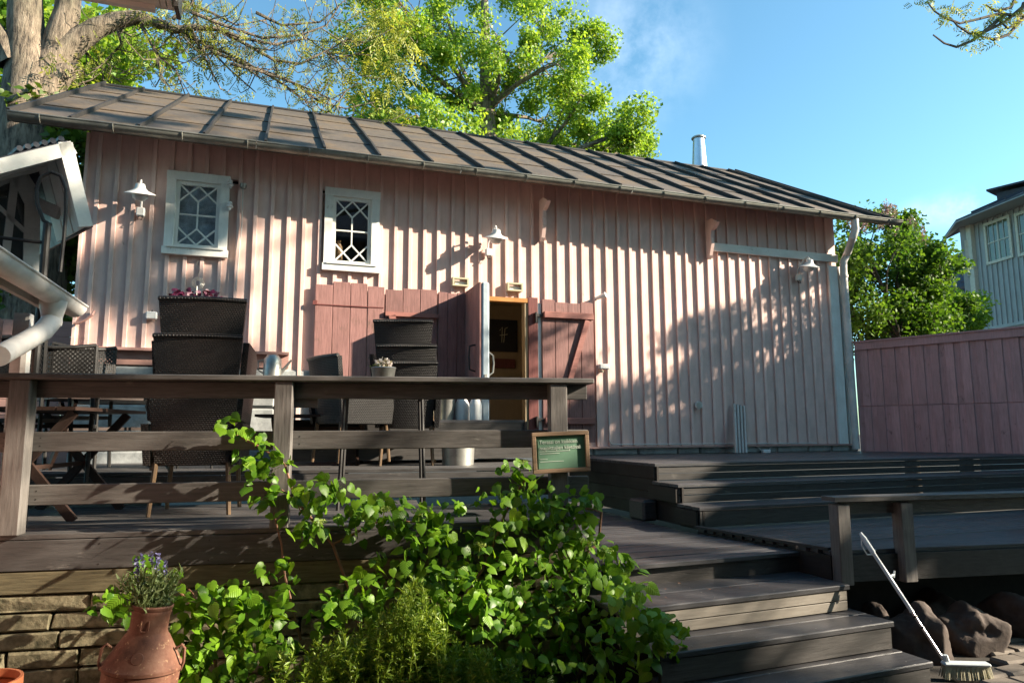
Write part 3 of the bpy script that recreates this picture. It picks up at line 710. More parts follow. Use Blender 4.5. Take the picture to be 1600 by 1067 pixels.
c = PY(237, 493, WY - .05); t = B('power_socket', M['whitepaint'], c, (.11, .06, .085), bev=.01); tag(t, 'white plastic box on the pink wall left of the wicker chairs', 'wall box')
MB().tube([(0, 0, .04), (0, .02, .06)], .008, 6).build('nub', M['black'], t)
c = PY(943, 573, WY - .05); t = thing('wall_sensor', 'white sensor box with a conduit running down the pink wall', 'sensor', (c.x, WY, c.z))
B('housing', M['whitepaint'], (0, -.06, 0), (.15, .07, .07), t, bev=.012)
MB().lathe([(.0, -.03), (.025, -.03), (.03, 0)], 12, (-.04, -.07, -.05)).build('lens', M['cream'], t, smooth=True)
zl = BOT_R - c.z + .03
MB().tube([(.06, -.055, -.03), (.065, -.05, zl + .05), (.09, -.05, zl + .01), (.15, -.05, zl), (3.5, -.06, zl - .015)], .008, 6).build('conduit', M['pipe'], t)
c = PY(938, 464, WY - .06); t = thing('floodlight', 'small white lamp sticking out beside the Z-braced door', 'lamp', c)
MB().tube([(-.05, .04, -.02), (0, -.03, 0), (.04, -.06, .015)], [.02, .03, .035], 10).build('housing', M['whitepaint'], t, smooth=True)
MB().tube([(.04, -.06, .015), (.05, -.07, .02)], .043, 12).build('head', M['whitepaint'], t)
for (px, py, lb) in ((360, 287, 'porcelain insulator high beside the window, upper of two on a rod'), (359, 321, 'porcelain insulator beside the window, lower of two on a rod')):
    c = PY(px, py, WY - .08); t = MB().lathe([(0, .045), (.022, .04), (.03, .02), (.022, .008), (.034, -.005), (.038, -.022), (.02, -.03), (.012, -.06)], 14).build('insulator', M['whitepaint'], loc=c, smooth=True); tag(t, lb, 'insulator', 'porcelain insulators on the wall')
    MB().tube([(0, .07, .0), (0, .0, -.02)], .008, 6).build('pin', M['black'], t)
c = PY(380, 291, WY - .05); t = thing('hanging_cable', 'grey round cap with a cable hanging down the wall', 'cable', c)
MB().lathe([(0, .03), (.035, .028), (.038, -.01), (.025, -.03), (0, -.03)], 14).build('cap', M['zinc'], t, smooth=True)
MB().tube([(0, 0, -.02), (.005, 0, -.5), (-.01, 0, -.75), (-.03, 0, -1.25)], .006, 6).build('cable', M['pipe'], t)
c = PY(1091, 633, WY - .035); t = MB().tube([(0, 0, 0), (0, -.02, 0)], .055, 20).build('round_vent', M['whitepaint'], loc=c); tag(t, 'round slatted vent low on the pink wall', 'vent')
for i in range(5): B('slat', M['zinc'], (0, -.026, -.036 + i * .018), (.08, .01, .006), t)
c = PY(1197, 706, WY - .08); t = B('outlet_box', M['whitepaint'], c, (.13, .06, .07), bev=.01); tag(t, 'small white outlet box at the foot of the wall', 'outlet')
MB().tube([(-.06, 0, 0), (-.1, .02, .06), (-.14, .03, .07)], .007, 6).build('cable', M['pipe'], t)
MB().tube([(.06, 0, 0), (.09, .02, .06), (.14, .03, .07)], .007, 6).build('cable', M['pipe'], t)
# cable at the barn's left corner
tt = MB().tube([PY(115, 505, WY - .06), PY(122, 505, WY - .06), PY(135, 499, WY - .07), PY(144, 492, WY - .08), PY(147, 486, WY - .05)], .014, 8).build('cable', M['pink_h'], smooth=True); tag(tt, 'pink painted cable bending up onto the barn corner', 'cable')
# bundle of pale battens leaning on the wall
t = thing('leaning_slats', 'bundle of pale grey slats leaning on the pink wall', 'slats')
for i, px in enumerate((1147, 1152, 1157, 1162)):
    a = PY(px, 631 + i, WY - .06); b = PY(px + 7, 707, WY - .35); MB().beam(a, Vector((b.x, WY - .30, -.325)), .030, .03, (0, 1, 0)).build('slat', M['greywhite'], t)
# flue
c = PY(1095, 250, 12.0); t = thing('flue', 'bright steel flue pipe with a flat cap behind the ridge', 'chimney', (c.x, 12.05, 5.35))
tz = PY(1092, 212, 12.0).z - 5.35
MB().lathe([(.19, -.2), (.165, .0), (.12, tz - .12), (.115, tz - .03)], 22).build('pipe', M['steel'], t, smooth=True)
MB().lathe([(.0, tz), (.12, tz - .005), (.15, tz - .03), (.15, tz - .05), (.0, tz - .03)], 22).build('cap', M['zinc'], t, smooth=True)
MB().box((.15, 0, -.12), (.9, .25, .08)).build('flashing', M['steel'], t)
# vase and bottle behind the second window
o = MB().lathe([(0, 0), (.045, 0), (.055, .05), (.05, .2), (.025, .25), (.03, .28), (0, .28)], 18).build('brown_vase', M['brown_vase'], loc=(w2[0] + .05, WY + .12, w2[2] - .0), smooth=True); tag(o, 'brown vase standing inside the lattice window over the red door', 'vase')

# =================================================================== RAISED BARN DECK AND STEPS (structure)
DZ = -.33
def planks(name, x0, x1, y0, y1, z, w, mat, parent, th=.03, rz=0, org=(0, 0), gap=.007, trim=None):
    n = max(1, int(round((y1 - y0) / w))); w = (y1 - y0) / n
    for i in range(n):
        yc = y0 + (i + .5) * w; xa, xb = x0, x1
        if trim: xa, xb = trim(yc)
        p = Vector(((xa + xb) / 2, yc, z - th / 2 + random.uniform(-.0015, .0015)))
        o = MB().box((0, 0, 0), (xb - xa, w - gap, th), None, .003).build('plank', mat, parent)
        if rz:
            p = Vector((org[0] + p.x * cos(rz) - p.y * sin(rz), org[1] + p.x * sin(rz) + p.y * cos(rz), p.z)); o.rotation_euler = (0, 0, rz)
        o.location = p
bd = thing('barn_deck', None, None); tag(bd, kind='structure')
planks('plank', 3.60, 9.9, 6.13, 8.40, DZ, .12, M['deck'], bd)
def riser(x0, x1, y, z0, z1, n=2, mat='riser', parent=None):
    h = (z1 - z0) / n
    for i in range(n):
        MB().box((0, 0, 0), (x1 - x0, .024, h - .006), None, .003).build('riser_board', M[mat], parent, loc=((x0 + x1) / 2, y, z0 + h * (i + .5)))
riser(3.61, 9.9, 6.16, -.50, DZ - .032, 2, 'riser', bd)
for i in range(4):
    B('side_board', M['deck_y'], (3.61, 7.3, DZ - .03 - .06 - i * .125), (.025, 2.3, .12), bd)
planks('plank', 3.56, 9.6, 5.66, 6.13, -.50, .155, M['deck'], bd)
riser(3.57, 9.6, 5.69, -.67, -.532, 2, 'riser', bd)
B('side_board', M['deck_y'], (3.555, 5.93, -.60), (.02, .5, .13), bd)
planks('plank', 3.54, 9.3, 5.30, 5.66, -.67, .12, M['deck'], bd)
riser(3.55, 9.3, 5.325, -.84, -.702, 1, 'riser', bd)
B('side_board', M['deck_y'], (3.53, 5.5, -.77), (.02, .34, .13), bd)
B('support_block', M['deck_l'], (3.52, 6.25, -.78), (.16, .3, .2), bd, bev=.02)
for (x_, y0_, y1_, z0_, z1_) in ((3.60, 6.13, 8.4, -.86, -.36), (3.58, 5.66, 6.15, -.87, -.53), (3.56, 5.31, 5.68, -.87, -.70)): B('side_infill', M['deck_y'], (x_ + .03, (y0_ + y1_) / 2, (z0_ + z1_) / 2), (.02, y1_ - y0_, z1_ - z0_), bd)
# platform right: slanting front edge
pd = thing('lower_deck', None, None); tag(pd, kind='structure')
def trimR(y): return (3.50 + (5.32 - y) * .19, 7.8)
fy = lambda x: 4.0 - (x - 3.74) * .155
planks('plank', 0, 0, 4.30, 5.30, -.84, .1, M['deck'], pd, trim=trimR)
# the tapering front planks
RZr = -0.153
for i in range(3):
    y_ = 3.99 + .05 + i * .1
    o = MB().box((2.1, 0, 0), (4.2, .093, .03), None, .003).build('plank', M['deck'], pd, loc=(3.72 - i * .018, y_, -.855 - .0012 * i), rz=RZr)
MB().slab([(3.74, 4.30, -.845), (7.8, 4.30, -.845), (7.8, 3.7, -.845), (5.2, 4.0, -.845)], (0, 0, -.03)).build('infill_board', M['deck'], pd)
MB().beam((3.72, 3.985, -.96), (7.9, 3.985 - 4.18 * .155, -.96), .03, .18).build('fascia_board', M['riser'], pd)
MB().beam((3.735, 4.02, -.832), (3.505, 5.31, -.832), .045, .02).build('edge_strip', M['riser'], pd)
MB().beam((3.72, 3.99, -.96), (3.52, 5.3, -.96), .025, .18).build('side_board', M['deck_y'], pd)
# landing left
ld = thing('landing_deck', None, None); tag(ld, kind='structure')
planks('plank', 1.1, 3.50, 4.42, 8.3, -.88, .1, M['deck'], ld, trim=lambda y: (1.1, 3.46 + max(0, (5.3 - y)) * .19))
for i in range(2):
    o = MB().box((0, 0, 0), (1.55, .093, .03), None, .003).build('plank', M['deck'], ld, loc=(2.95, 4.37 - i * .1, -.897 - .0012 * i), rz=.03)
MB().box((0, 0, 0), (1.75, .03, .13)).build('riser_board', M['riser'], ld, loc=(2.85, 4.27, -.98))
# front steps
fs = thing('front_steps', None, None); tag(fs, kind='structure')
def step(x0, x1, yf, dep, z, rh, nb, rz=0.045):
    for i in range(2):
        w = dep / 2
        MB().box((0, 0, 0), (x1 - x0, w - .006, .035), None, .006).build('plank', M['deck'], fs, loc=((x0 + x1) / 2, yf + w * (i + .5), z - .018 - i * .0008), rz=rz)
    for i in range(nb):
        h = rh / nb
        MB().box((0, 0, 0), (x1 - x0 - .03, .03, h - .005), None, .003).build('riser_board', M['riser'] if nb == 1 else M['step_pale'], fs, loc=((x0 + x1) / 2, yf + .03, z - .037 - h * (i + .5)), rz=rz)
M['step_pale'] = wood('worn_step_face', (.22, .20, .17), 'x', .6, var=.15, grain=.25)
step(1.9, 3.66, 3.74, .55, -1.02, .13, 2)
step(2.0, 3.72, 3.46, .42, -1.19, .13, 1)
step(2.05, 3.74, 3.22, .42, -1.36, .14, 1)
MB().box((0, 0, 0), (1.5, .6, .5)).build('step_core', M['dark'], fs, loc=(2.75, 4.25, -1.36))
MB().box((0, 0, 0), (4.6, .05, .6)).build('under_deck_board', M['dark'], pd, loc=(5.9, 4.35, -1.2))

nails = MB()
for (yf_, z_, x0_, x1_) in ((3.74, -1.02, 2.1, 3.6), (3.46, -1.19, 2.2, 3.65), (3.22, -1.36, 2.2, 3.65)):
    for x_ in np.linspace(x0_ + .05, x1_ - .06, 4):
        for dy in (.06, .2, .33, .46 if yf_ > 3.7 else .38): nails.tube([(x_, yf_ + dy + (x_ - 2.8) * .045, z_ - .001), (x_, yf_ + dy + (x_ - 2.8) * .045, z_ + .0015)], .0042, 6)
nails.build('screw_heads', M['zinc'], fs, kind='stuff')
# low rail on the lower deck
lr = thing('low_rail', 'low dark wooden rail along the lower deck edge', 'railing')
a = PY(1302, 776, 3.93); ZT = a.z
def rl(x): return 3.93 - (x - 3.70) * .14
for i, (xa) in enumerate((3.745, 4.24, 6.2)):
    B('post', M['rail_z'], (xa + .02, rl(xa) + .02, (ZT - .05 - 1.06) / 2), (.10, .10, 1.06 + ZT - .05), lr, bev=.006).rotation_euler = (0, 0, -.12)
MB().beam((3.69, rl(3.7) + .03, ZT - .015), (7.4, rl(7.4) + .03, ZT - .015), .15, .03).build('cap_board', M['rail'], lr)
MB().beam((3.79, rl(3.79) + .06, ZT - .085), (7.4, rl(7.4) + .06, ZT - .085), .03, .085).build('rail_board', M['rail'], lr)

# =================================================================== TERRACE (rotated frame)
TH = -math.atan(.150); TO = Vector((0, 4.72, 0)); TU = Vector((cos(TH), sin(TH), 0)); TV = Vector((-sin(TH), cos(TH), 0))
def T(u, v, z): return TO + TU * u + TV * v + Vector((0, 0, z))
def PT(x, y, v=0.0): return PP(x, y, TO + TV * v, TV)
def U(x, y, v=0.0):
    p = PT(x, y, v); return (p - TO).dot(TU), p.z
TZ = -.60
te = thing('terrace', None, None, TO, rz=TH); tag(te, kind='structure')
uR = U(940, 800)[0]
planks('plank', -3.2, 1.0, .13, 1.62, TZ, .125, M['deck_l'], te)
planks('plank', -3.2, uR, 0.0, .125, TZ, .12, M['deck_l'], te)
MB().box((-.48, .02, TZ - .12), (uR * 1 + 4.2 - 1.4, .04, .175), None, .004).build('skirt_board', M['deck_l'], te)
B('edge_board', M['riser'], (1.0, .9, TZ - .08), (.03, 1.5, .1), te)
B('riser_board', M['deck_l'], (-.6, 1.63, -.49), (5.2, .03, .10), te)
B('riser_board', M['deck_l'], (-.4, 1.66, -.405), (5.6, .03, .075), te)
planks('plank', -3.2, 2.3, 1.65, 3.5, DZ, .13, M['deck_l'], te)
# door platform
dpf = thing('door_platform', None, None); tag(dpf, kind='structure')
planks('plank', .15, 2.75, 7.55, 8.38, .12, .14, M['deck'], dpf)
B('riser_board', M['riser'], (1.45, 7.57, .02), (2.6, .03, .14), dpf); B('riser_board', M['riser'], (1.45, 7.572, -.12), (2.6, .03, .12), dpf)
B('side_board', M['deck_y'], (2.76, 7.95, 0), (.03, .82, .2), dpf)
planks('plank', .15, 3.1, 7.1, 7.55, -.12, .15, M['deck'], dpf)
B('riser_board', M['riser'], (1.6, 7.12, -.22), (2.9, .03, .14), dpf)
B('stone_step', M['stone'], (2.62, 6.9, -.42), (.55, .35, .16), dpf, bev=.02)
# retaining wall under the terrace: timber sleepers over stone blocks
rw = thing('retaining_wall', 'retaining wall of mossy timbers over rough stone blocks below the terrace', 'wall', TO, rz=TH)
u_, z_ = U(200, 872); zs = z_ - .005
for i, (h, dv) in enumerate(((.05, .035), (.138, .015))):
    for (a, b) in ((-3.0, -.62 if i else -.1), (-.615 if i else -.095, 2.1)):
        B('sleeper', M['sleeper'], ((a + b) / 2, dv + .05, zs - h / 2), (b - a - .005, .12, h - .006), rw, bev=.008)
    zs -= h
bh = .105; row = 0
while zs > GZ - .05:
    u = -2.6 - (row % 2) * .13
    while u < 2.1:
        w = random.uniform(.36, .7)
        ob = MB().box((0, 0, 0), (w - .012, .14, bh - .014), None, .009)
        for q in ob.v: q += Vector((random.uniform(-.006, .006), random.uniform(-.008, .008), random.uniform(-.004, .004)))
        ob.build('block', M['block'], rw, loc=(u + w / 2, .08 + random.uniform(-.01, .012), zs - bh / 2)); u += w
    zs -= bh; row += 1
B('wall_core', M['mortar'], (-.4, .16, -1.2), (4.8, .14, .7), rw)

# railing
rg = thing('terrace_railing', 'dark brown terrace railing with a broad cap board', 'railing', TO, rz=TH)
uA = -2.4; uB, zcap = U(925, 596); zcap = .355
B('cap_board', M['rail'], ((uA + uB) / 2, .03, zcap - .018), (uB - uA, .17, .036), rg, bev=.006)
def railz(y0, y1): return U(200, y0)[1], U(200, y1)[1]
for (y0, y1, v) in ((590, 621, .075), (674, 705, .075), (756, 788, .075)):
    za, zb = railz(y0, y1)
    if y0 == 590: za = zcap - .038
    B('rail_board', M['rail'], ((uA + uB - .02) / 2, v, (za + zb) / 2), (uB - uA - .02, .034, za - zb), rg, bev=.005)
for (xa, xb) in ((4, 38), (425, 454), (861, 888)):
    ua, ub = U(xa, 700, -.045)[0], U(xb, 700, -.045)[0]
    B('post', M['rail_z'], ((ua + ub) / 2, .01, (zcap - .036 + TZ) / 2), (ub - ua, .095, zcap - .036 - TZ), rg, bev=.006)
B('rail_block', M['rail'], (U(470, 610)[0] - 0, .105, .2), (.2, .03, .09), rg)

nails = MB()
for xp in (20, 439, 875):
    uc = U(xp, 700, -.045)[0]
    for (y0, y1) in ((674, 705), (756, 788)):
        za, zb = railz(y0, y1)
        for du in (-.10, .10):
            for dz in (.3, .7): nails.tube([(uc + du, .0585, zb + (za - zb) * dz), (uc + du, .0565, zb + (za - zb) * dz)], .0045, 6)
for q in np.arange(-2.2, 2.0, .62):
    for dz in (-.06, -.18): nails.tube([(q, .001, TZ + dz), (q, -.002, TZ + dz)], .0045, 6)
nails.build('nail_heads', M['black'], rg, kind='stuff')
# sign on the end post
su, sz = U(877, 706, -.09); sw = U(922, 706, -.09)[0] - U(833, 706, -.09)[0]; sh = U(877, 674, -.09)[1] - U(877, 738, -.09)[1]
sg = thing('notice_sign', 'green notice in a bare wood frame on the railing post', 'sign', T(su, -.07, sz), rz=TH)
sg.rotation_euler = (0, radians(-2.2), TH)
B('board', M['greenboard'], (0, .0, 0), (sw - .03, .012, sh - .03), sg)
fwid = .027
for (c, d) in (((0, -.008, sh / 2 - fwid / 2), (sw, .03, fwid)), ((0, -.008, -sh / 2 + fwid / 2), (sw, .03, fwid)), ((-sw / 2 + fwid / 2, -.0085, 0), (fwid, .03, sh - fwid * 2)), ((sw / 2 - fwid / 2, -.0085, 0), (fwid, .03, sh - fwid * 2))):
    B('frame_strip', M['rawwood'], c, d, sg, bev=.003)
B('paper', M['paper'], (-.022, -.009, -.012), (sw - .125, .003, sh - .082), sg)
def text(body, size, loc, parent, font_w=1.0):
    cu = bpy.data.curves.new('lettering', 'FONT'); cu.body = body; cu.size = size; cu.extrude = .0006; cu.align_x = 'LEFT'; cu.align_y = 'TOP'
    cu.materials.append(M['print'])
    to = bpy.data.objects.new('lettering', cu); dg = bpy.context.evaluated_depsgraph_get()
    COL.objects.link(to); dg.update(); me = bpy.data.meshes.new_from_object(to.evaluated_get(dg)); bpy.data.objects.remove(to)
    o = bpy.data.objects.new('lettering', me); COL.objects.link(o); o.parent = parent; o.location = loc; o.rotation_euler = (pi / 2, 0, 0); o.scale = (font_w, 1, 1)
    return o
lx = -sw / 2 + .05
text('Terassi on kaikkien', .037, (lx, -.0125, sh / 2 - .048), sg, .92)
text('majoittujien käytössä', .037, (lx, -.0125, sh / 2 - .087), sg, .92)
for i, (dz, wv) in enumerate(((.128, .8), (.142, .52), (.178, .2), (.195, .62))):
    B('print_line', M['print'], (lx + (sw - .13) * wv / 2, -.0125, sh / 2 - dz), ((sw - .13) * wv, .001, .0032), sg)

# =================================================================== PINK FENCE
fA, fB = Vector((8.47, 8.36, 0)), PZ(1600, 514, 1.30); fB.z = 0
fd = (fB - fA).normalized(); FL = 6.4
fn = thing('pink_fence', 'dusky pink board fence closing the yard beside the barn corner', 'fence')
nx = Vector((fd.y, -fd.x, 0))
if nx.dot(-fA) < 0: nx = -nx
ang = atan2(fd.y, fd.x); s_ = 0; i = 0
while s_ < FL:
    w = .098; proud = (i % 2) * .018
    p = fA + fd * (s_ + w / 2) + nx * proud
    for (z0, z1) in ((-.36, .335), (.343, 1.22)):
        o = MB().box((0, 0, 0), (w * (1.12 if i % 2 else 1.0) - .004, .018, z1 - z0 + random.uniform(-.004, .004)), None, .002).build('board', M['fence'], fn, loc=(p.x, p.y, (z0 + z1) / 2), rz=ang + random.uniform(-.01, .01))
    s_ += w * .97; i += 1
MB().beam(fA + fd * .03 + nx * .045 + Vector((0, 0, 1.255)), fA + fd * FL + nx * .045 + Vector((0, 0, 1.255)), .025, .11).build('top_board', M['fence'], fn)
MB().beam(fA + nx * .02 + Vector((0, 0, 1.322)), fA + fd * FL + nx * .02 + Vector((0, 0, 1.322)), .12, .022).build('cap_board', M['fence'], fn)

MB().beam(fA + nx * -.02 + Vector((0, 0, .34)), fA + fd * FL - nx * .02 + Vector((0, 0, .34)), .02, .12).build('backing_rail', M['fence'], fn)
# link wall left of the barn
lw = thing('link_wall', 'low pink horizontal board wall joining the barn corner', 'wall')
for i in range(9): B('board', M['pink_h'], (-3.0, WY + .2, 1.12 - i * .17), (1.9, .025, .165), lw)
# =================================================================== LEFT PAVILION
pv = thing('pavilion', 'small white and pink pavilion with gabled dormer and diamond panes', 'pavilion')
GX = -1.30
e0 = PX(-60, 380, GX); e1 = PX(112, 474, GX); gz = PX(60, 446, GX).z
ge = e1.y
half_gutter((GX + .02, 2.6, gz), (GX + .02, ge, gz), .075).build('gutter', M['pipe'], pv, smooth=True)
MB().slab([(GX + .02 + .073 * cos(t_), ge, gz + .073 * sin(t_)) for t_ in np.linspace(pi, 2 * pi, 9)], (0, .004, 0)).build('gutter_end', M['pipe'], pv)
MB().beam((GX - .09, 2.6, gz - .0), (GX - .09, ge - .02, gz - .0), .03, .14).build('fascia', M['greywhite'], pv)
j = PX(78, 460, GX)
pipe = [Vector((GX + .02, j.y, gz - .05)), Vector((GX + .02, j.y, gz - .2)), PX(76, 500, GX), PX(60, 518, GX), PX(30, 535, GX), PX(-10, 556, GX)]
for p_ in pipe[2:]: p_.x = GX + .02
MB().tube(pipe, [.06, .055, .055, .055, .052, .052], 16).build('downpipe', M['pipe'], pv, smooth=True)
MB().lathe([(.075, 0.0), (.07, -.04), (.056, -.1)], 16, (GX + .02, j.y, gz - .05)).build('pipe_outlet', M['pipe'], pv, smooth=True)
# lean roof above the gutter
MB().slab([(GX - .02, 2.6, gz + .05), (GX - .02, ge - .02, gz + .05), (GX - .9, ge - .02, gz + .40), (GX - .9, 2.6, gz + .40)], (0, 0, .03)).build('lean_roof', M['grey_roof'], pv)
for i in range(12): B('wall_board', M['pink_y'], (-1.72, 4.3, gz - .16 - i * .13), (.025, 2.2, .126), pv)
MB().beam((-1.60, 5.42, -.6), (-1.60, 5.42, gz - .05), .09, .09, (0, 1, 0)).build('corner_post', M['greywhite'], pv)
# dormer: gable turned towards the yard
gn = Vector((.5, -.866, 0)); WP = Vector((-1.72, 5.9, 0)); FP = WP + gn * .55
def DW(x, y): return PP(x, y, WP, gn)
def DF(x, y): return PP(x, y, FP, gn)
back = -gn
def bar(m, a, b, w, t=.04, f=DW):
    a, b = f(*a), f(*b); m.beam(a, b, w, t, gn)
# gable cladding
MB().slab([DW(-60, 262), DW(25, 242), DW(62, 300), DW(58, 440), DW(-60, 400)], back * .03).build('gable_wall', M['greywhite'], pv)
MB().slab([DW(-30, 300), DW(20, 285), DW(40, 320), DW(37, 420), DW(-30, 385)], gn * .012).build('pane', M['glass'], pv)
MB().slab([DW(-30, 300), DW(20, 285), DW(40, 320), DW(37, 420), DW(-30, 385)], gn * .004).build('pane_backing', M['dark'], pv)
mw = MB()
bar(mw, (22, 268), (52, 325), .09); bar(mw, (50, 322), (47, 432), .10); bar(mw, (22, 268), (-40, 305), .08); bar(mw, (23, 275), (8, 400), .05); bar(mw, (-5, 322), (38, 362), .03); bar(mw, (-30, 385), (40, 425), .08)
mw.build('window_frame', M['greywhite'], pv)
# roof slabs with soffit
def off(f1, pts): return [f1(*p) for p in pts]
near_f = [DF(-40, 262), DF(108, 225)]; far_f = [DF(108, 225), DF(140, 355)]
upv = Vector((0, 0, 1))
for nm, (p, q_) in (('roof_slope', near_f), ('roof_slope', far_f)):
    n_ = (q_ - p).cross(back).normalized()
    if n_.z < 0: n_ = -n_
    MB().slab([p, q_, q_ + back * 1.6, p + back * 1.6], n_ * .025).build(nm, M['grey_roof'], pv)
    MB().beam(p + gn * .015 - n_ * .035, q_ + gn * .015 - n_ * .035, .05, .09, n_).build('barge_board', M['white_x'], pv)
    for kx in range(3):
        a_ = back * (.02 + kx * .19)
        MB().slab([p + a_ - n_ * .03, q_ + a_ - n_ * .03, q_ + back * (.19 + kx * .19) - n_ * .03, p + back * (.19 + kx * .19) - n_ * .03], -n_ * .012).build('soffit_board', M['white_x'], pv)
    L = (q_ - p).length
# tiles along the ridge edge
for kx in range(6):
    p = DF(30 + kx * 13, 243 - kx * 3.1)
    MB().tube([p + upv * .05, p + upv * .05 + back * .5], .02, 8).build('roof_roll', M['grey_roof'], pv)
bz_ = DF(62, 330)
MB().beam(DW(58, 318), DF(118, 318) + back * .35, .03, .09).build('tie_board', M['greywhite'], pv)
# small carved white shelf bracket below the soffit
# iron post with a loop
ip = thing('iron_post', 'black iron post with a hooped top behind the pavilion gutter', 'post')
YI = 5.3
hp = [PY(*q, YI) for q in ((80, 352), (68, 345), (58, 318), (57, 295), (64, 277), (80, 269), (95, 275), (103, 296), (103, 330), (100, 370), (94, 425))]
MB().tube(hp, .012, 8).build('hoop', M['black'], ip, smooth=True)
a, b = PY(74, 350, YI), PY(62, 590, YI); MB().tube([a, Vector((a.x, YI, -.6))], .024, 10).build('pole', M['black'], ip)
MB().tube([PY(-20, 369, YI), PY(74, 380, YI)], .012, 8).build('arm', M['black'], ip)
# gable end over the camera's left: the eave of the house behind
ev = thing('porch_eave', 'pale boarded porch eave jutting over the yard from above', 'eave')
p0, p1 = PY(20, -2, 3.5), PY(277, 27, 3.5); zb = p1.z
MB().box((0, 0, 0), (2.6, .5, .02)).build('soffit_board', M['white_x'], ev, loc=(p1.x - 1.3, 3.28, zb + .055), rz=0)
MB().beam((p1.x - 2.6, 3.52, zb + .07 - .0), (p1.x - .1, 3.52, zb + .07), .03, .10).build('fascia', M['white_x'], ev)
for i in range(3): MB().beam((p1.x - .03 - i * .028, 3.5, zb + .09), (p1.x - .04 - i * .028, 3.0, zb + .14), .022, .12).build('rafter_end', M['white_x'], ev)
B('end_board', M['rail'], (p1.x + .0, 3.5, zb + .09), (.02, .12, .14), ev)
MB().slab([(p1.x - 2.7, 3.56, zb + .14), (p1.x + .05, 3.56, zb + .14), (p1.x + .05, 2.2, zb + .7), (p1.x - 2.7, 2.2, zb + .7)], (0, 0, .04)).build('roof', M['grey_roof'], ev)

# =================================================================== GREY HOUSE WITH CORNER TURRET
hs = thing('grey_house', 'grey-blue boarded house with a dark faceted turret roof', 'house')
K = PY(1525, 440, 16.0); K.z = 0
d1 = Vector((-.225, -.974, 0)); d2 = Vector((-.53, .85, 0))
zt_ = PY(1525, 352, 16).z; zb_ = PY(1527, 516, 16).z
def HW(x, y, d):
    n = Vector((d.y, -d.x, 0)); return PP(x, y, K, n)
n1 = Vector((-d1.y, d1.x, 0)); n1 = n1 if n1.dot(-K) > 0 else -n1
n2 = Vector((-d2.y, d2.x, 0)); n2 = n2 if n2.dot(-K) > 0 else -n2
L1, L2 = 7.0, .32
K2 = K + d2 * L2
MB().slab([K + upv * GZ, K + d1 * L1 + upv * GZ, K + d1 * L1 + upv * zt_, K + upv * zt_], -n1 * .2).build('wall', M['houseblue'], hs)
MB().slab([K + upv * GZ, K2 + upv * GZ, K2 + upv * zt_, K + upv * zt_], -n2 * .2).build('wall', M['houseblue'], hs)
m = MB(); s_ = .3
while s_ < L1:
    m.beam(K + d1 * s_ + n1 * .015 + upv * (zb_ + .05), K + d1 * s_ + n1 * .015 + upv * zt_, .05, .03, d1); s_ += .2
m.build('siding_battens', M['houseblue'], hs)
M['housetrim'] = plain('pale_trim', (.50, .50, .42), .5)
MB().beam(K + upv * zb_ + (n1 + n2) * .02, K + upv * zt_ + (n1 + n2) * .02, .2, .2, n1).build('corner_board', M['housetrim'], hs)
MB().beam(K + upv * (zb_ + .0) + n1 * .03, K + d1 * L1 + upv * (zb_) + n1 * .03, .06, .10).build('sill_board', M['houseblue'], hs)
def hwin(xa, xb, ya, yb, d, n):
    a = HW(xa, (ya + yb) / 2, d); b = HW(xb, (ya + yb) / 2, d); ta = HW(xa, ya, d).z; ba = HW(xa, yb, d).z
    c0, c1 = Vector((a.x, a.y, 0)), Vector((b.x, b.y, 0))
    g_ = MB().slab([c0 + upv * ba + n * .02, c1 + upv * ba + n * .02, c1 + upv * ta + n * .02, c0 + upv * ta + n * .02], n * .005).build('window', M['houseglass'], hs)
    m = MB()
    for z in (ba, ta): m.beam(c0 + upv * z + n * .04, c1 + upv * z + n * .04, .05, .09)
    for c in (c0, c1): m.beam(c + upv * (ba - .045) + n * .043, c + upv * (ta + .045) + n * .043, .09, .05, n)
    m.build('frame', M['housetrim'], g_)
    m = MB(); cm = (c0 + c1) / 2; zm = (ba + ta) / 2 + .0
    m.beam(cm + upv * ba + n * .03, cm + upv * ta + n * .03, .035, .03, n); m.beam(c0 + upv * zm + n * .033, c1 + upv * zm + n * .033, .03, .035)
    m.build('glazing_bar', M['housetrim'], g_)
M['houseglass'] = plain('painted_foliage_glass', (.07, .10, .03), .04, noise=.5, nscale=3, spec=1.0, bump=.02)  # green of mirrored foliage painted into the pane colour
hwin(1543, 1582, 351, 413, d1, n1); hwin(1592, 1640, 335, 400, d1, n1); hwin(1512, 1520, 378, 430, d2, n2)
# roof: eave overhang .6, rising to a point
ov = .85
K3 = K2 + Vector((-.97 * .3, .2, 0))
apex = K + d1 * 3.6 - n1 * 3.6 + upv * (zt_ + 1.9)
ec = PY(1472, 376, 16.8)
eK = K + (n1 + n2).normalized() * ov - upv * 0 + upv * (zt_ - .02)
e1_ = K + d1 * L1 + n1 * ov + upv * (zt_ - .05)
e2_ = PY(1472, 377, 17.3)
MB().slab([eK, e1_, apex], upv * .06).build('roof_facet', M['grey_roof'], hs)
MB().slab([e2_, eK, apex], upv * .06).build('roof_facet', M['grey_roof'], hs)
MB().slab([eK, e1_, K + d1 * L1 + upv * zt_, K + upv * zt_], -upv * .03).build('soffit', M['houseblue'], hs)
MB().slab([e2_, eK, K + upv * zt_, K2 + upv * zt_], -upv * .03).build('soffit', M['houseblue'], hs)
for i in range(1, 10):
    a = eK.lerp(e1_, i / 10); MB().beam(a + upv * .09, a.lerp(apex, .75 - abs(i / 10 - .5)) + upv * .09, .05, .06).build('roof_seam', M['grey_roof'], hs)
c = PY(1592, 300, 14.5)
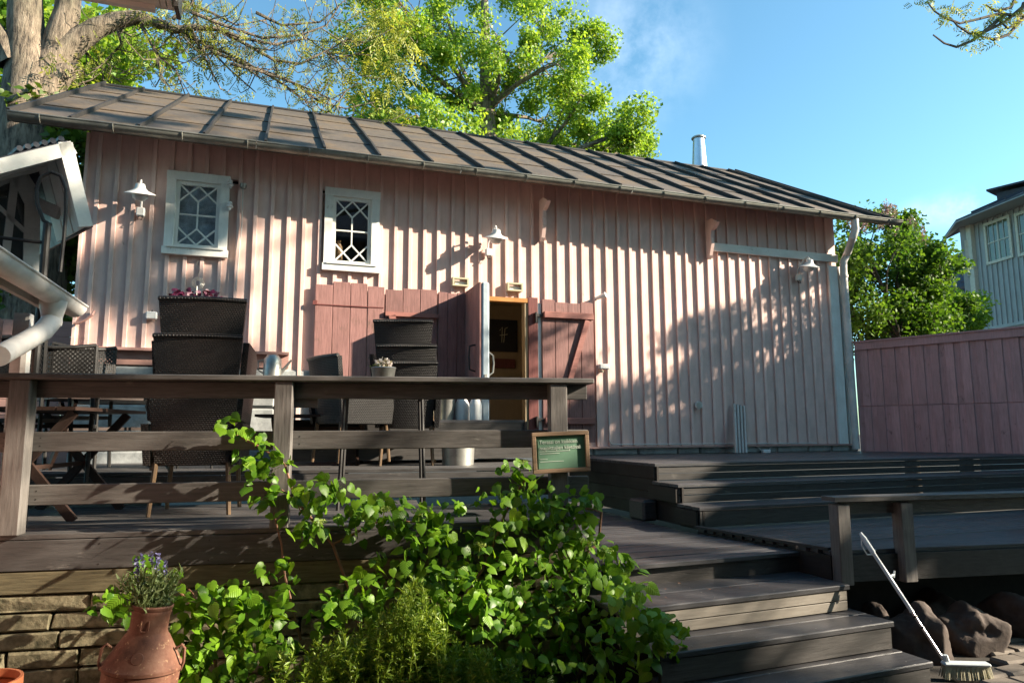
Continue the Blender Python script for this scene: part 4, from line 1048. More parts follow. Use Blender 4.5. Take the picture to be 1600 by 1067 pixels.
MB().box((0, 0, -.25), (.9, .9, .5)).build('chimney', M['grey_roof'], hs, loc=c, rz=.3); MB().box((0, 0, .1), (1.3, 1.3, .06)).build('chimney_cap', M['grey_roof'], hs, loc=c, rz=.3)
# lower roof behind the lilac
lrz = [PY(1455, 412, 21), PY(1530, 384, 18.5), PY(1530, 452, 17.0), PY(1470, 470, 17.6)]
MB().slab(lrz, (0, 0, -.08)).build('lower_roof', M['grey_roof'], hs)
for i in range(1, 9):
    a = lrz[0].lerp(lrz[3], i / 9); b = lrz[1].lerp(lrz[2], i / 9); MB().beam(a + upv * .04, b + upv * .04, .04, .09).build('roof_seam', M['grey_roof'], hs)

# =================================================================== TREES
def leaves(name, centers, radii, counts, size, mat, parent, shape=LEAF4, bias=(0, 0, .5), flat=1.0, kind='stuff', spin=None, surf=.5):
    C_, N_, S_ = [], [], []
    for c, r, n in zip(centers, radii, counts):
        d = rdir(n); d /= np.linalg.norm(d, axis=1)[:, None]
        rr = RS.uniform(0, 1, n) ** surf; p = d * rr[:, None] * np.array(r) * np.array([1, 1, flat]) if np.ndim(r) else d * (rr * r)[:, None] * np.array([1, 1, flat])
        C_.append(p + np.array(c)); N_.append(rdir(n, bias)); S_.append(RS.uniform(.65, 1.25, n) * size)
    C_, N_, S_ = np.concatenate(C_), np.concatenate(N_), np.concatenate(S_)
    return scatter(name, shape, LEAF4F, frames(N_, spin, S_), C_, mat, parent, kind=kind)
def limb(m, a, b, r0, r1, n=6, seg=5, bend=.12):
    a, b = Vector(a), Vector(b); L = (b - a).length; off_ = Vector((random.uniform(-1, 1), random.uniform(-1, 1), random.uniform(-.3, .5))) * L * bend
    pts = []; rr = []
    for i in range(seg + 1):
        t = i / seg; pts.append(a.lerp(b, t) + off_ * sin(pi * t) + Vector((random.uniform(-1, 1), random.uniform(-1, 1), random.uniform(-1, 1))) * L * .015 * (0 < i < seg)); rr.append(r0 + (r1 - r0) * t)
    m.tube(pts, rr, n, cap=False); return pts
def tree(name, label, cat, base, trunk, tr, clusters, nleaf, size, mat, bark, group=None, shape=LEAF4, twig=.02, thick=.45, cr=.7, sub=5, bias=(0, 0, .5), flat=.75):
    """trunk polyline, limbs to every cluster centre, sub clusters of leaves round twig ends"""
    t = thing(name, label, cat, group=group)
    MB().tube(trunk, tr, 12).build('trunk', M[bark], t, smooth=True)
    m = MB(); cs, rs, ns = [], [], []
    for (c, R_) in clusters:
        c = Vector(c); k = min(range(len(trunk)), key=lambda i: (Vector(trunk[i]) - c).length + (Vector(trunk[i]).z > c.z - .5) * 3)
        st = Vector(trunk[k]); pts = limb(m, st, c, tr[k] * thick, twig * 1.6, 6, 6)
        for j_ in range(sub):
            d = Vector(rdir(1)[0]); e = c + Vector((d.x * R_, d.y * R_, d.z * R_ * flat)) * random.uniform(.5, 1.0)
            limb(m, pts[random.choice((-1, -2, -3))], e, twig, .006, 4, 4, .15)
            cs.append(tuple(e)); rs.append(cr * random.uniform(.6, 1.2)); ns.append(int(nleaf * random.uniform(.5, 1.4)))
            for q_ in range(2):
                d2_ = Vector(rdir(1)[0]) * cr * .8; limb(m, e, e + d2_, .008, .003, 3, 3, .1)
    m.build('branches', M[bark], t, smooth=True)
    leaves('crown', cs, rs, ns, size, M[mat], t, shape, bias, .8)
    return t
# maple behind the roof
mt = [(5.6, 18, GZ), (5.6, 18, 3), (5.7, 18, 6), (5.5, 18.1, 9), (5.4, 18, 12.5)]
cl = []
def mp(px, py, Y=18.0): return tuple(PY(px, py, Y))
for (px, py, r) in [(590, 40, 1.1), (640, 90, 1.2), (600, 150, .9), (650, 180, 1.0), (700, 30, 1.3), (720, 120, 1.3), (690, 210, 1.0), (780, 60, 1.4), (790, 150, 1.3), (760, 230, 1.2), (850, 20, 1.2), (870, 100, 1.3), (850, 190, 1.2), (925, 60, .8), (910, 150, 1.0), (900, 225, 1.0), (960, 215, .9), (985, 195, .6), (830, 250, 1.1), (620, 0, 1.2), (740, -40, 1.6), (850, -60, 1.5), (640, 240, .9), (570, 90, .6), (950, 235, .8), (990, 225, .6), (580, 200, .5), (880, 250, .9)]:
    cl.append((mp(px, py, 18 + random.uniform(-1.8, 1.8)), r))
tree('maple_tree', 'bright green spring maple rising behind the barn roof', 'tree', None, mt, [.4, .36, .3, .22, .1], cl, 270, .115, 'maple', 'bark', cr=.5, sub=11, bias=(.3, -.4, .6), flat=.95)
# big ash at the left
at = thing('ash_tree', 'old ash tree with thick grey trunk and sparse spring leaves at the roof end', 'tree')
YA = 12.6
def ap(px, py, Y=YA): return tuple(PY(px, py, Y))
MB().tube([(ap(38, 420)[0] + .1, YA + .2, GZ), (ap(38, 420)[0] + .1, YA + .2, 2), ap(42, 215), ap(50, 165), ap(45, 110), ap(41, 60), ap(38, -60)], [.50, .46, .42, .43, .33, .27, .22], 18).build('trunk', M['bark'], at, smooth=True)
m = MB()
def pl(pts, r0, r1, n=8, dy=0.0, rad=None):
    P_ = [ap(x, y, YA + dy) for x, y in pts]; k = len(P_); m.tube(P_, rad or [r0 + (r1 - r0) * i / (k - 1) for i in range(k)], n, cap=False); return [Vector(p) for p in P_]
limbs = []
limbs.append(pl([(60, 150), (85, 95), (92, 60), (105, 20), (112, -50)], .26, .17, 12))
limbs.append(pl([(62, 130), (90, 90), (120, 66), (150, 45), (180, 33), (215, 27), (245, 36), (275, 47), (300, 44), (340, 46), (385, 70)], .30, .07, 10, 0, [.28, .25, .2, .17, .145, .12, .095, .075, .055, .045, .03]))
limbs.append(pl([(60, 185), (80, 135), (105, 112), (130, 108)], .26, .10, 10, -.1))
limbs.append(pl([(40, 190), (8, 165), (-40, 120)], .26, .12, 10))
limbs.append(pl([(20, 100), (0, 60), (-30, 20)], .2, .12, 8, -.1))
arcs = [[(215, 27), (230, 60), (250, 90), (275, 110), (290, 150)], [(275, 47), (300, 55), (330, 80), (360, 110), (400, 145)], [(300, 50), (310, 70), (330, 110), (345, 140)],
        [(340, 46), (380, 60), (430, 70), (480, 60), (520, 90), (560, 85)], [(300, 20), (350, 40), (410, 60), (470, 55), (510, 40), (530, 10)], [(275, 47), (320, 70), (370, 90), (440, 130), (480, 160), (520, 155), (560, 130)],
        [(330, 80), (380, 100), (450, 125), (500, 160), (540, 170), (585, 160)], [(385, 70), (430, 95), (470, 100), (520, 75), (545, 60)], [(280, 0), (330, 20), (370, 40), (420, 30)], [(270, 30), (300, 5), (320, -30)],
        [(180, 33), (190, 70), (170, 90), (150, 110)], [(245, 90), (250, 110), (250, 125)], [(300, 0), (310, 40), (318, 80), (340, 110)], [(400, 20), (440, 40), (500, 35), (540, 0)], [(360, 100), (400, 110), (460, 130), (530, 160)], [(120, 66), (150, 100), (190, 130)]]
rngp = []
for i, a_ in enumerate(arcs):
    dy = random.uniform(-1.2, 1.2) if i > 2 else 0
    P_ = pl(a_, .032, .009, 6, dy * .5); rngp.append(P_)
tips = []
for P_ in rngp + [limbs[1], limbs[2]]:
    for p, q_ in zip(P_[:-1], P_[1:]):
        for _ in range(4):
            s0 = p.lerp(q_, random.random()); d = Vector((random.uniform(-.6, 1.0), random.uniform(-.7, .7), random.uniform(-.5, .6))) * random.uniform(.35, 1.0)
            e = s0 + d; mid = s0.lerp(e, .5) + Vector((0, 0, -.13)); e2 = e + Vector((d.x * .3, 0, .15))
            m.tube([s0, mid, e, e2], [.012, .009, .007, .004], 4, cap=False); tips += [e2, e, mid] if random.random() < .75 else []
m.build('branches', M['bark'], at, smooth=True)
def compound(nf=4):
    v, f = [], []
    for i in range(nf + 1):
        for s2 in ((-1, 1) if i < nf else (0,)):
            o_ = len(v); y = .12 + i * .2; an = s2 * 1.0
            dx, dy = (sin(an), cos(an)) if s2 else (0, 1); L_ = .34
            nxx, nyy = dy, -dx
            v += [(0, y, -.02 * i), (dx * L_ * .5 + nxx * .055, y + dy * L_ * .5 + nyy * .055, .01 - .03 * i), (dx * L_, y + dy * L_, -.08 - .04 * i), (dx * L_ * .5 - nxx * .055, y + dy * L_ * .5 - nyy * .055, .01 - .03 * i)]
            f += [(o_, o_ + 1, o_ + 2), (o_, o_ + 2, o_ + 3)]
    return v, f
CV, CF = compound()
def sprays(name, pts, per, size, mat, parent, jitter=.08, bias=(0, -.2, .3)):
    n = len(pts) * per; c = np.repeat(np.array([tuple(p) for p in pts]), per, 0) + RS.normal(size=(n, 3)) * jitter
    return scatter(name, CV, CF, frames(rdir(n, bias), RS.normal(size=n) * 1.0, RS.uniform(.6, 1.3, n) * size), c, mat, parent, kind='stuff')
sprays('foliage', [t_ for t_ in tips if random.random() < .6], 3, .19, M['ash'], at, .13)
# yellow-green hanging sprays where ash meets maple
ex = [Vector(ap(random.uniform(500, 640), random.uniform(20, 170), YA + random.uniform(-.3, .6))) for _ in range(34)] + [Vector(ap(random.gauss(600, 25), random.gauss(70, 40), YA)) for _ in range(34)]
sprays('foliage', ex, 4, .30, M['ash'], at, .18)
# background trees behind the left corner
def blob(name, label, cat, spots, nl, size, mat, Y, bark='darkbark', cr=.5, trunk_x=None, group=None, sub=5, bias=(0, 0, .5), sp=.8):
    cs = [(tuple(PY(px, py, Y + random.uniform(-sp, sp))), r) for px, py, r in spots]
    x0 = trunk_x if trunk_x is not None else sum(c[0][0] for c in cs) / len(cs)
    zt2 = max(c[0][2] for c in cs)
    return tree(name, label, cat, None, [(x0, Y, GZ), (x0, Y, GZ + (zt2 - GZ) * .4), (x0 + .1, Y, GZ + (zt2 - GZ) * .75), (x0, Y, zt2 - .3)], [.16, .12, .08, .03], cs, nl, size, mat, bark, group, cr=cr, sub=sub, bias=bias)
blob('background_tree', 'dense green tree seen between pavilion and barn corner', 'tree', [(100, 230, .9), (120, 260, .8), (90, 300, .9), (125, 320, .8), (90, 360, .9), (70, 400, .9), (100, 430, .9), (60, 340, .8), (110, 390, .8), (85, 470, .9)], 260, .16, 'darkleaf', 13.5, bark='bark', cr=.5)
blob('background_tree', 'bright green tree filling the gap behind the ash trunk', 'tree', [(10, 90, 1.1), (20, 60, 1.0), (0, 30, 1.0), (130, 90, 1.0), (160, 80, .9), (110, 40, .9), (200, 100, .8), (145, 120, .7), (0, 130, .9), (190, 60, .7), (110, 85, .9)], 200, .16, 'maple', 16.5, bark='bark', cr=.6)
# lilac behind the fence
lil = blob('lilac_bush', 'tall lilac bush with fading mauve blossom behind the fence', 'bush',
     [(1340, 370, .7), (1388, 352, .55), (1360, 400, .8), (1418, 395, .65), (1340, 440, .8), (1400, 440, .8), (1435, 425, .5), (1330, 490, .8), (1380, 490, .8), (1430, 470, .65), (1445, 455, .45), (1420, 510, .7), (1450, 500, .5), (1340, 520, .7), (1390, 530, .7), (1440, 520, .6), (1310, 410, .5), (1310, 460, .5), (1418, 375, .4), (1468, 435, .5), (1478, 470, .55), (1485, 500, .5), (1455, 405, .35)],
     230, .10, 'lilacleaf', 11.6, cr=.42, sub=6, sp=.6)
bl = [PY(px, py, 11.3) for px, py in ((1385, 325), (1380, 340), (1395, 330), (1425, 350), (1440, 365), (1445, 380), (1400, 365), (1395, 358), (1350, 350), (1445, 395), (1460, 410), (1478, 430), (1465, 445), (1375, 350), (1330, 345), (1460, 470), (1400, 395))]
MBL = MB(); pts_, ns_ = [], []
leaves('blossom', [tuple(b) for b in bl], [(.10, .10, .20)] * len(bl), [130] * len(bl), .042, M['lilacflower'], lil, bias=(0, 0, 0))
blob('leafy_shrub', 'bright leafy shrub at the foot of the grey house', 'shrub', [(1500, 480, .5), (1480, 505, .5), (1520, 500, .45), (1450, 515, .5), (1505, 515, .4)], 200, .10, 'maple', 12.6, cr=.35, sp=.3)
# ash branch hanging in at the top right
tb_ = thing('overhanging_ash', 'ash twigs hanging into the sky from the far tree', 'tree')
YB = 8.6
tr_ = [(15.4, 6.2, GZ), (15.4, 6.2, 4), (15.2, 6.4, 8.5), (15, 6.5, 13)]
MB().tube(tr_, [.3, .27, .2, .1], 10).build('trunk', M['darkbark'], tb_, smooth=True)
m = MB(); tw = []
def bp(px, py): return PY(px, py, YB)
src = Vector((15.2, 6.4, 8.5))
main = [src, bp(1700, -60), bp(1640, -20), bp(1600, 10)]
m.tube(main, [.12, .06, .04, .03], 8, cap=False)
for a_ in ([(1640, -10), (1600, 25), (1560, 22), (1530, 30), (1500, 37), (1475, 28), (1460, 18), (1450, 5)], [(1600, 28), (1575, 55), (1555, 62), (1535, 58), (1520, 52)], [(1600, 10), (1570, 35), (1540, 50), (1515, 53), (1495, 40), (1485, 28)],
           [(1570, 25), (1540, 48), (1520, 64), (1495, 74), (1475, 68), (1458, 55)], [(1590, -10), (1580, 12), (1555, 18), (1540, 8)], [(1600, 5), (1590, 35), (1575, 45), (1562, 34)]):
    P_ = [bp(*q_) for q_ in a_]; m.tube(P_, [.028 * (1 - i / len(P_)) + .008 for i in range(len(P_))], 5, cap=False)
    for p, q_ in zip(P_[:-1], P_[1:]):
        if random.random() < .6: tw.append(p.lerp(q_, random.random()) + Vector((0, 0, .05)))
m.build('branches', M['darkbark'], tb_, smooth=True)
for px, py in ((1430, 2), (1452, 4), (1462, 20), (1480, 12), (1490, 15), (1515, 10), (1560, 15), (1580, 5), (1575, 22), (1590, 20), (1508, 58), (1515, 48), (1565, 42), (1545, 30), (1596, 15), (1540, 3), (1570, 8)):
    tw.append(bp(px, py))
sprays('foliage', tw, 4, .22, M['ash'], tb_, .07)

mh = thing('main_house', 'large brown boarded house standing across the yard from the barn', 'house')
M['brownhouse'] = wood('brown_house_boards', (.11, .10, .095), 'z', .7)
MB().box((-2.5, -6.2, 2.0), (21, 6.6, 7.1)).build('wall', M['brownhouse'], mh)
MB().slab([(-13.4, -2.4, 5.3), (8.4, -2.4, 5.3), (8.4, -6.2, 8.2), (-13.4, -6.2, 8.2)], (0, 0, .1)).build('roof_slope', M['grey_roof'], mh)
MB().slab([(-13.4, -10, 5.3), (8.4, -10, 5.3), (8.4, -6.2, 8.2), (-13.4, -6.2, 8.2)], (0, 0, .1)).build('roof_slope', M['grey_roof'], mh)
for i in range(6): B('window', M['houseglass'], (-10 + i * 3.2, -2.88, 1.2), (1.1, .06, 1.5), mh)
MB().box((-5.0, 1.0, .3), (6.0, 6.5, 3.6)).build('pavilion_body', M['pink_y'], pv)
# ---- trees and houses outside the picture that shade the yard
nb = thing('neighbour_house', 'grey neighbour house beyond the fence with a long low ridge', 'house')
def gable(x0, x1, y0, y1, ez, rz_):
    xm = (x0 + x1) / 2
    MB().slab([(x0 + .4, y0, GZ), (x1 - .4, y0, GZ), (x1 - .4, y0, ez), (xm, y0, rz_ - .05), (x0 + .4, y0, ez)], (0, y1 - y0, 0)).build('wall', M['houseblue'], nb)
    MB().slab([(x0, y0 - .3, ez - .2), (x0, y1 + .3, ez - .2), (xm, y1 + .3, rz_), (xm, y0 - .3, rz_)], (0, 0, .08)).build('roof_slope', M['grey_roof'], nb)
    MB().slab([(x1, y0 - .3, ez - .2), (x1, y1 + .3, ez - .2), (xm, y1 + .3, rz_), (xm, y0 - .3, rz_)], (0, 0, .08)).build('roof_slope', M['grey_roof'], nb)
gable(12.9, 16.7, 3.9, 7.6, 3.7, 4.75)
gable(12.7, 16.7, -.1, 3.5, 3.4, 4.75)
gable(12.7, 16.7, -7.5, -2.65, 4.2, 5.75)
def rndcl(n, c, R_, r=.9, seed=3):
    rr = random.Random(seed); out = []
    while len(out) < n:
        p = [rr.uniform(-1, 1) for _ in range(3)]
        if sum(q * q for q in p) < 1: out.append(((c[0] + p[0] * R_[0], c[1] + p[1] * R_[1], c[2] + p[2] * R_[2]), r))
    return out
yc = []
rq = random.Random(11)
gaps = [PT(330, 960, -.3), PT(400, 970, -.35), PT(360, 935, -.3), PT(550, 935, -.3), PT(600, 810, -.2), PT(650, 885, -.5), PT(940, 900, -.3), PT(380, 848), PT(180, 905), PT(200, 690), PT(520, 690), PT(880, 620), Vector((3.0, 3.75, -1.1))]
def fill(n, y0, y1, z0, z1, r, x0=13.4, x1=15.6):
    k = 0; tries = 0
    while k < n and tries < 400:
        c = Vector((rq.uniform(x0, x1), rq.uniform(y0, y1), rq.uniform(z0, z1))); tries += 1
        if any(((c - g_) - SUN * (c - g_).dot(SUN)).length < .52 for g_ in gaps): continue
        yc.append((tuple(c), r)); k += 1
fill(15, .4, 2.3, 7.9, 10.3, .22); fill(14, -3.6, -.4, 6.8, 8.8, .22); fill(6, -2.1, -1.0, 5.1, 6.4, .2); fill(2, -3.0, -.6, 5.4, 6.4, .18); fill(3, -1.9, -.6, 4.3, 5.2, .12); fill(10, -2.6, .4, 9, 12.5, .4); fill(9, 1.0, 4.2, 11.6, 13.8, .3)
tree('yard_tree', 'tall broad tree standing beyond the yard on the sunny side', 'tree', None, [(15.5, -6.4, GZ), (15.4, -6.2, 4), (15.2, -5.6, 8), (15.0, -4.6, 12)], [.3, .25, .18, .08],
     yc, 90, .12, 'darkleaf', 'darkbark', cr=.24, sub=3, thick=.2, twig=.012)
tree('sky_blocking_tree', 'unseen tree added behind the viewer, its dense crown blocking sky light', 'tree', None, [(-3.6, -1.6, GZ), (-3.5, -1.5, 2.5), (-2.5, -1.2, 5), (0, -.8, 7.5)], [.3, .26, .2, .12],
     rndcl(46, (1.0, -.6, 8.2), (7.5, 3.0, 1.5), 1.2, 21), 100, .34, 'darkleaf', 'darkbark', cr=.9, sub=3)  # added out of view; the crown darkens the foreground by hiding sky
tree('yard_shrub_tree', 'small loose tree beside the neighbour house', 'tree', None, [(12, 3.0, GZ), (12.1, 3.1, 2), (12.0, 3.3, 4.2)], [.12, .09, .04],
     rndcl(7, (12.4, 3.6, 4.9), (1.0, 1.1, 1.2), .5, 8), 110, .11, 'darkleaf', 'darkbark', cr=.4, sub=4)
hc_ = [((12.6 + rq.uniform(-.3, .3), y_ + rq.uniform(-.1, .1), z_ + rq.uniform(-.12, .12)), .3) for y_ in np.arange(4.1, 7.3, .3) for z_ in (3.3, 3.75, 4.15)] + [((12.6, 5.7, 4.65), .2), ((12.6, 5.35, 4.9), .15), ((12.6, 6.1, 4.75), .15), ((12.6, 4.7, 4.55), .2)]
tree('hedge_tree', 'clipped leafy tree row against the neighbour house gable', 'tree', None, [(12.6, 5.6, GZ), (12.6, 5.6, 1.5), (12.6, 5.6, 3.4)], [.12, .09, .05],
     hc_, 70, .10, 'darkleaf', 'darkbark', cr=.26, sub=4, thick=.2)
lit_ = scatter('fallen_leaves', LEAF4, LEAF4F, frames(rdir(46, (0, 0, 4)), None, RS.uniform(.012, .026, 46)), np.concatenate([np.stack([RS.uniform(2.3, 3.4, 16), RS.uniform(4.5, 6, 16), np.full(16, -.872)], 1), np.stack([RS.uniform(2.3, 3.5, 14), RS.uniform(3.85, 4.2, 14), np.full(14, -1.008)], 1), np.stack([RS.uniform(3.9, 6.5, 16), RS.uniform(4.4, 5.2, 16), np.full(16, -.832)], 1)]), M['vine']); tag(lit_, kind='stuff')
#DETAILS
# =================================================================== FURNITURE ON THE TERRACE
def wicker_chair(label, mat, w=.60, h=.98, group=None):
    t = thing('wicker_armchair', label, 'armchair', group=group); H = w / 2
    m = MB(); n = 8; fr = []; bk = []
    for i in range(n + 1):
        s = -1 + 2 * i / n; bow = .035 * (1 - s * s)
        for (z, ww, y0) in ((.36, .86, -.24), (h, 1.04, -.33)):
            fr.append(Vector((s * H * ww, y0 - bow, z + (.012 * (1 - s * s) if z == h else 0)))); bk.append(Vector((s * H * ww, y0 - bow + .045, z)))
    vs = fr + bk; q = len(fr); fs = []
    for i in range(n):
        a = 2 * i; fs += [(a, a + 2, a + 3, a + 1), (q + a, q + a + 1, q + a + 3, q + a + 2), (a + 1, a + 3, q + a + 3, q + a + 1), (a, q + a, q + a + 2, a + 2)]
    fs += [(0, 1, q + 1, q), (2 * n, q + 2 * n, q + 2 * n + 1, 2 * n + 1)]
    m.add(vs, fs); m.build('backrest', mat, t)
    MB().tube([(s * H * 1.04, -.325 - .035 * (1 - s * s), h + .004) for s in np.linspace(-1, 1, 9)], .019, 7).build('top_roll', mat, t)
    MB().box((0, 0, .40), (w * .9, .52, .09), None, .02).build('seat', mat, t)
    for s in (-1, 1):
        MB().slab([(s * H * .93, -.27, .36), (s * H * .93, .26, .36), (s * H * .98, .28, .60), (s * H * 1.0, .1, .655), (s * H * 1.0, -.31, .66)], (s * .045, 0, 0)).build('armrest', mat, t)
        for y in (-.24, .24): MB().tube([(s * H * .82, y, .38), (s * H * .9, y * 1.12, 0)], [.02, .016], 8).build('leg', M['bamboo'], t)
    return t
GA = 'dark wicker armchairs stacked on the left of the terrace'; GB = 'black wicker armchairs stacked before the red doors'
ca = wicker_chair('dark wicker armchair, topmost of the wide stack nearest the railing', M['wicker'], .60, .98, GA)
pa = PY(312, 600, 5.62)
order = [('dark wicker armchair, lowest of the wide stack nearest the railing', 0.0, 0.0), ('dark wicker armchair, middle of the wide stack nearest the railing', .31, .04), (None, .60, .09)]
for lb, dz, dy in order:
    o = ca if lb is None else copy_tree(ca)
    if lb: o['label'] = lb
    o.location = (pa.x + (.015 if lb is None else 0), 5.88 + dy, TZ + dz); o.rotation_euler = (radians(-3) if dz else 0, 0, TH + .05)
cb2 = wicker_chair('black wicker armchair, topmost of the stack before the red doors', M['wicker_b'], .56, .98, GB)
pb = PY(648, 600, 6.7)
for lb, dz, dy in [('black wicker armchair, lowest of the stack before the red doors', 0.0, 0.0), ('black wicker armchair, middle of the stack before the red doors', .17, .05), (None, .42, .10)]:
    o = cb2 if lb is None else copy_tree(cb2)
    if lb: o['label'] = lb
    o.location = (pb.x + (-.03 if lb is None else 0), 6.98 + dy, DZ + dz); o.rotation_euler = (0, 0, TH - .1)
pc = PY(552, 600, 6.55)
cs_ = copy_tree(cb2); cs_['label'] = 'black wicker armchair turned sideways beside the flower bucket'; del cs_['group']
cs_.location = (pc.x + .03, 6.9, DZ + .04); cs_.rotation_euler = (0, 0, -1.15)
# bistro table with flower bucket
tp = PY(600, 600, 5.75)
bt = thing('slim_table', 'small dark table with thin legs behind the railing', 'table', (tp.x, 5.75, TZ), rz=TH)
MB().box((0, 0, .90), (.78, .55, .03), None, .008).build('tabletop', M['rail'], bt)
for sx in (-1, 1):
    for sy in (-1, 1): MB().tube([(sx * .30, sy * .2, .88), (sx * .33, sy * .24, 0)], .014, 7).build('leg', M['black'], bt)
bk = thing('flower_bucket', 'small zinc bucket of pale flowers on the slim table', 'bucket', (tp.x - .02, 5.66, TZ + .916))
MB().lathe([(0, 0), (.072, 0), (.098, .185), (.103, .19), (.098, .196), (.088, .185), (.07, .03)], 24).build('pail', M['zinc'], bk, smooth=True)
leaves('petals', [(0, 0, .215)], [(.075, .075, .055)], [240], .032, leafmat('pale_petal', (.42, .34, .36), (.75, .68, .68), .3, island=True), bk, bias=(0, -.3, .8))
leaves('foliage', [(-.05, 0, .19)], [(.06, .06, .03)], [60], .03, M['lavleaf'], bk)
# folding tables with crossed legs
M['brownwood'] = wood('dark_brown_slats', (.045, .026, .02), 'x', .5, var=.2, grain=.25)
def folding_table(label, x, y, z, rz, mat, top=.74):
    t = thing('folding_table', label, 'table', (x, y, z), rz=rz)
    for i in range(6): B('slat', mat, (0, -.32 + i * .128, top), (1.15, .118, .024), t)
    for s in (-1, 1):
        MB().beam((-.42 + (s > 0) * .84, -.3, top - .02), (-.42 + (s > 0) * .84, .32, 0), .028, .06, (0, 1, .9)).build('leg', mat, t)
        MB().beam((-.37 + (s > 0) * .74, .3, top - .02), (-.37 + (s > 0) * .74, -.32, 0), .028, .06, (0, 1, -.9)).build('leg', mat, t)
    MB().beam((-.42, 0, .36), (.42, 0, .36), .03, .03).build('stretcher', mat, t)
    return t
a = PY(95, 640, 6.0); folding_table('dark slatted folding table left of the wicker stack', a.x, 6.0, TZ, 1.35, M['brownwood'], .76)
a = PY(175, 640, 7.0); folding_table('dark folding table behind the wicker stack on the upper level', a.x, 7.2, DZ, .5, M['brownwood'], .62)
a = PY(500, 640, 7.3); folding_table('dark folding table against the foundation behind the middle post', a.x, 7.25, DZ, -.1, M['brownwood'], .48)
# lattice backed chairs
def lattice_chair(label, loc, rz, w=.62):
    t = thing('lattice_chair', label, 'chair', loc, 'black lattice-backed chairs by the pavilion', rz)
    zt2 = 1.08; pts = [(-w / 2, -.02, zt2)] + [(x * w / 2, -.02 - .05 * (1 - x * x), zt2 - .035 * (1 - x * x)) for x in (-.6, -.2, .2, .6)] + [(w / 2, -.02, zt2)]
    MB().tube(pts, .017, 7).build('top_rail', M['black'], t)
    m = MB()
    for s in (-1, 1):
        k = -w / 2 - .3
        while k < w / 2 + .3:
            a_ = [k, .74]; b_ = [k + s * .3, 1.04]
            if abs(a_[0]) <= w / 2 + .001 and abs(b_[0]) <= w / 2 + .001: m.beam((a_[0], -.05, .74), (b_[0], -.05, 1.05), .008, .014)
            else:
                t0 = max(0, ((-w / 2 if s > 0 else w / 2) - k) / (s * .3)) if True else 0; t1 = min(1, ((w / 2 if s > 0 else -w / 2) - k) / (s * .3))
                if t1 > t0: m.beam((k + s * .3 * t0, -.05, .74 + .31 * t0), (k + s * .3 * t1, -.05, .74 + .31 * t1), .008, .014)
            k += .034
    m.build('lattice', M['black'], t)
    MB().box((0, .24, .44), (w, .48, .03)).build('seat', M['black'], t)
    for s in (-1, 1):
        MB().tube([(s * w / 2, -.02, zt2), (s * w / 2, .0, .4), (s * w / 2, -.06, 0)], .016, 7).build('leg', M['black'], t)
        MB().tube([(s * w / 2, .46, .44), (s * w / 2, .5, 0)], .016, 7).build('leg', M['black'], t)
        MB().tube([(s * w / 2, -.02, .72), (s * w / 2, .4, .68), (s * w / 2, .44, .44)], .014, 6).build('armrest', M['black'], t)
a = PY(66, 560, 6.3); lattice_chair('black lattice-backed chair with a dipped top rail behind the iron post', (a.x, 6.3, DZ - .06), .12, .72)
a = PY(18, 560, 6.0); lattice_chair('black lattice-backed chair under the white downpipe at the picture edge', (a.x - .1, 6.1, DZ - .02), -.2)
a = PY(150, 560, 7.0); lattice_chair('black lattice-backed chair half hidden between its neighbour and the foundation', (a.x - .12, 7.1, DZ + .02), .5, .5)
# plant stand with purple leaves
a = PY(307, 464, 6.9)
ps = thing('plant_stand', 'purple-leaved plant on a tall stand behind the wicker stack', 'plant', (a.x, 6.9, DZ))
zt3 = a.z - DZ
MB().lathe([(0, zt3 - .25), (.09, zt3 - .25), (.13, zt3 - .04), (.12, zt3 - .04), (0, zt3 - .06)], 20).build('pot', M['zinc'], ps, smooth=True)
for k in range(3): MB().tube([(.1 * cos(k * 2.1), .1 * sin(k * 2.1), zt3 - .25), (.2 * cos(k * 2.1), .2 * sin(k * 2.1), 0)], .01, 6).build('leg', M['black'], ps)
hv, hf = heart(3)
scatter('leaf_mass', hv, hf, frames(rdir(90, (0, -.4, .8)), RS.normal(size=90), RS.uniform(.045, .075, 90)), np.stack([RS.uniform(-.21, .21, 90), RS.uniform(-.12, .12, 90), zt3 + RS.uniform(-.04, .05, 90)], 1), M['purple'], ps, 'stuff')
sc_ = MB()
for k in range(3): sc_.tube([(.006 + (.028 + .012 * k) * cos(t_), 0, zt3 + .13 + (.028 + .012 * k) * sin(t_)) for t_ in np.linspace(0, 2 * pi, 16)], .0035, 4, cap=False)
sc_.tube([(0, 0, zt3 - .1), (0, 0, zt3 + .1)], .005, 5); sc_.tube([(.0, 0, zt3 + .18), (.02, 0, zt3 + .26), (-.02, 0, zt3 + .30), (.0, 0, zt3 + .34)], .003, 4)
sc_.build('wire_ornament', M['zinc'], ps)
# vessels on the door platform
def vessel(name, label, cat, px, r, prof, mat, Y=7.85, z=.122, group=None):
    a = PY(px, 640, Y); o = MB().lathe([(p * r, q) for p, q in prof], 22).build(name, M[mat], loc=(a.x, Y, z), smooth=True); return tag(o, label, cat, group)
CAN = [(0, 0), (1, 0), (1, .17), (.95, .19), (.6, .25), (.58, .30), (.7, .32), (.66, .34), (0, .34)]
BUC = [(0, 0), (.78, 0), (1, .25), (1.03, .255), (.96, .25), (.75, .02)]
vessel('cream_jar', 'cream enamel jar at the left of the row on the door platform', 'jar', 668, .075, [(0, 0), (1, 0), (1, .2), (.9, .22), (0, .22)], 'cream')
vessel('zinc_bucket', 'zinc bucket between the cream jar and the milk cans', 'bucket', 697, .105, BUC, 'zinc')
vessel('milk_can', 'white milk can next to the zinc bucket', 'milk can', 722, .085, CAN, 'whitepaint', group='white milk cans by the door')
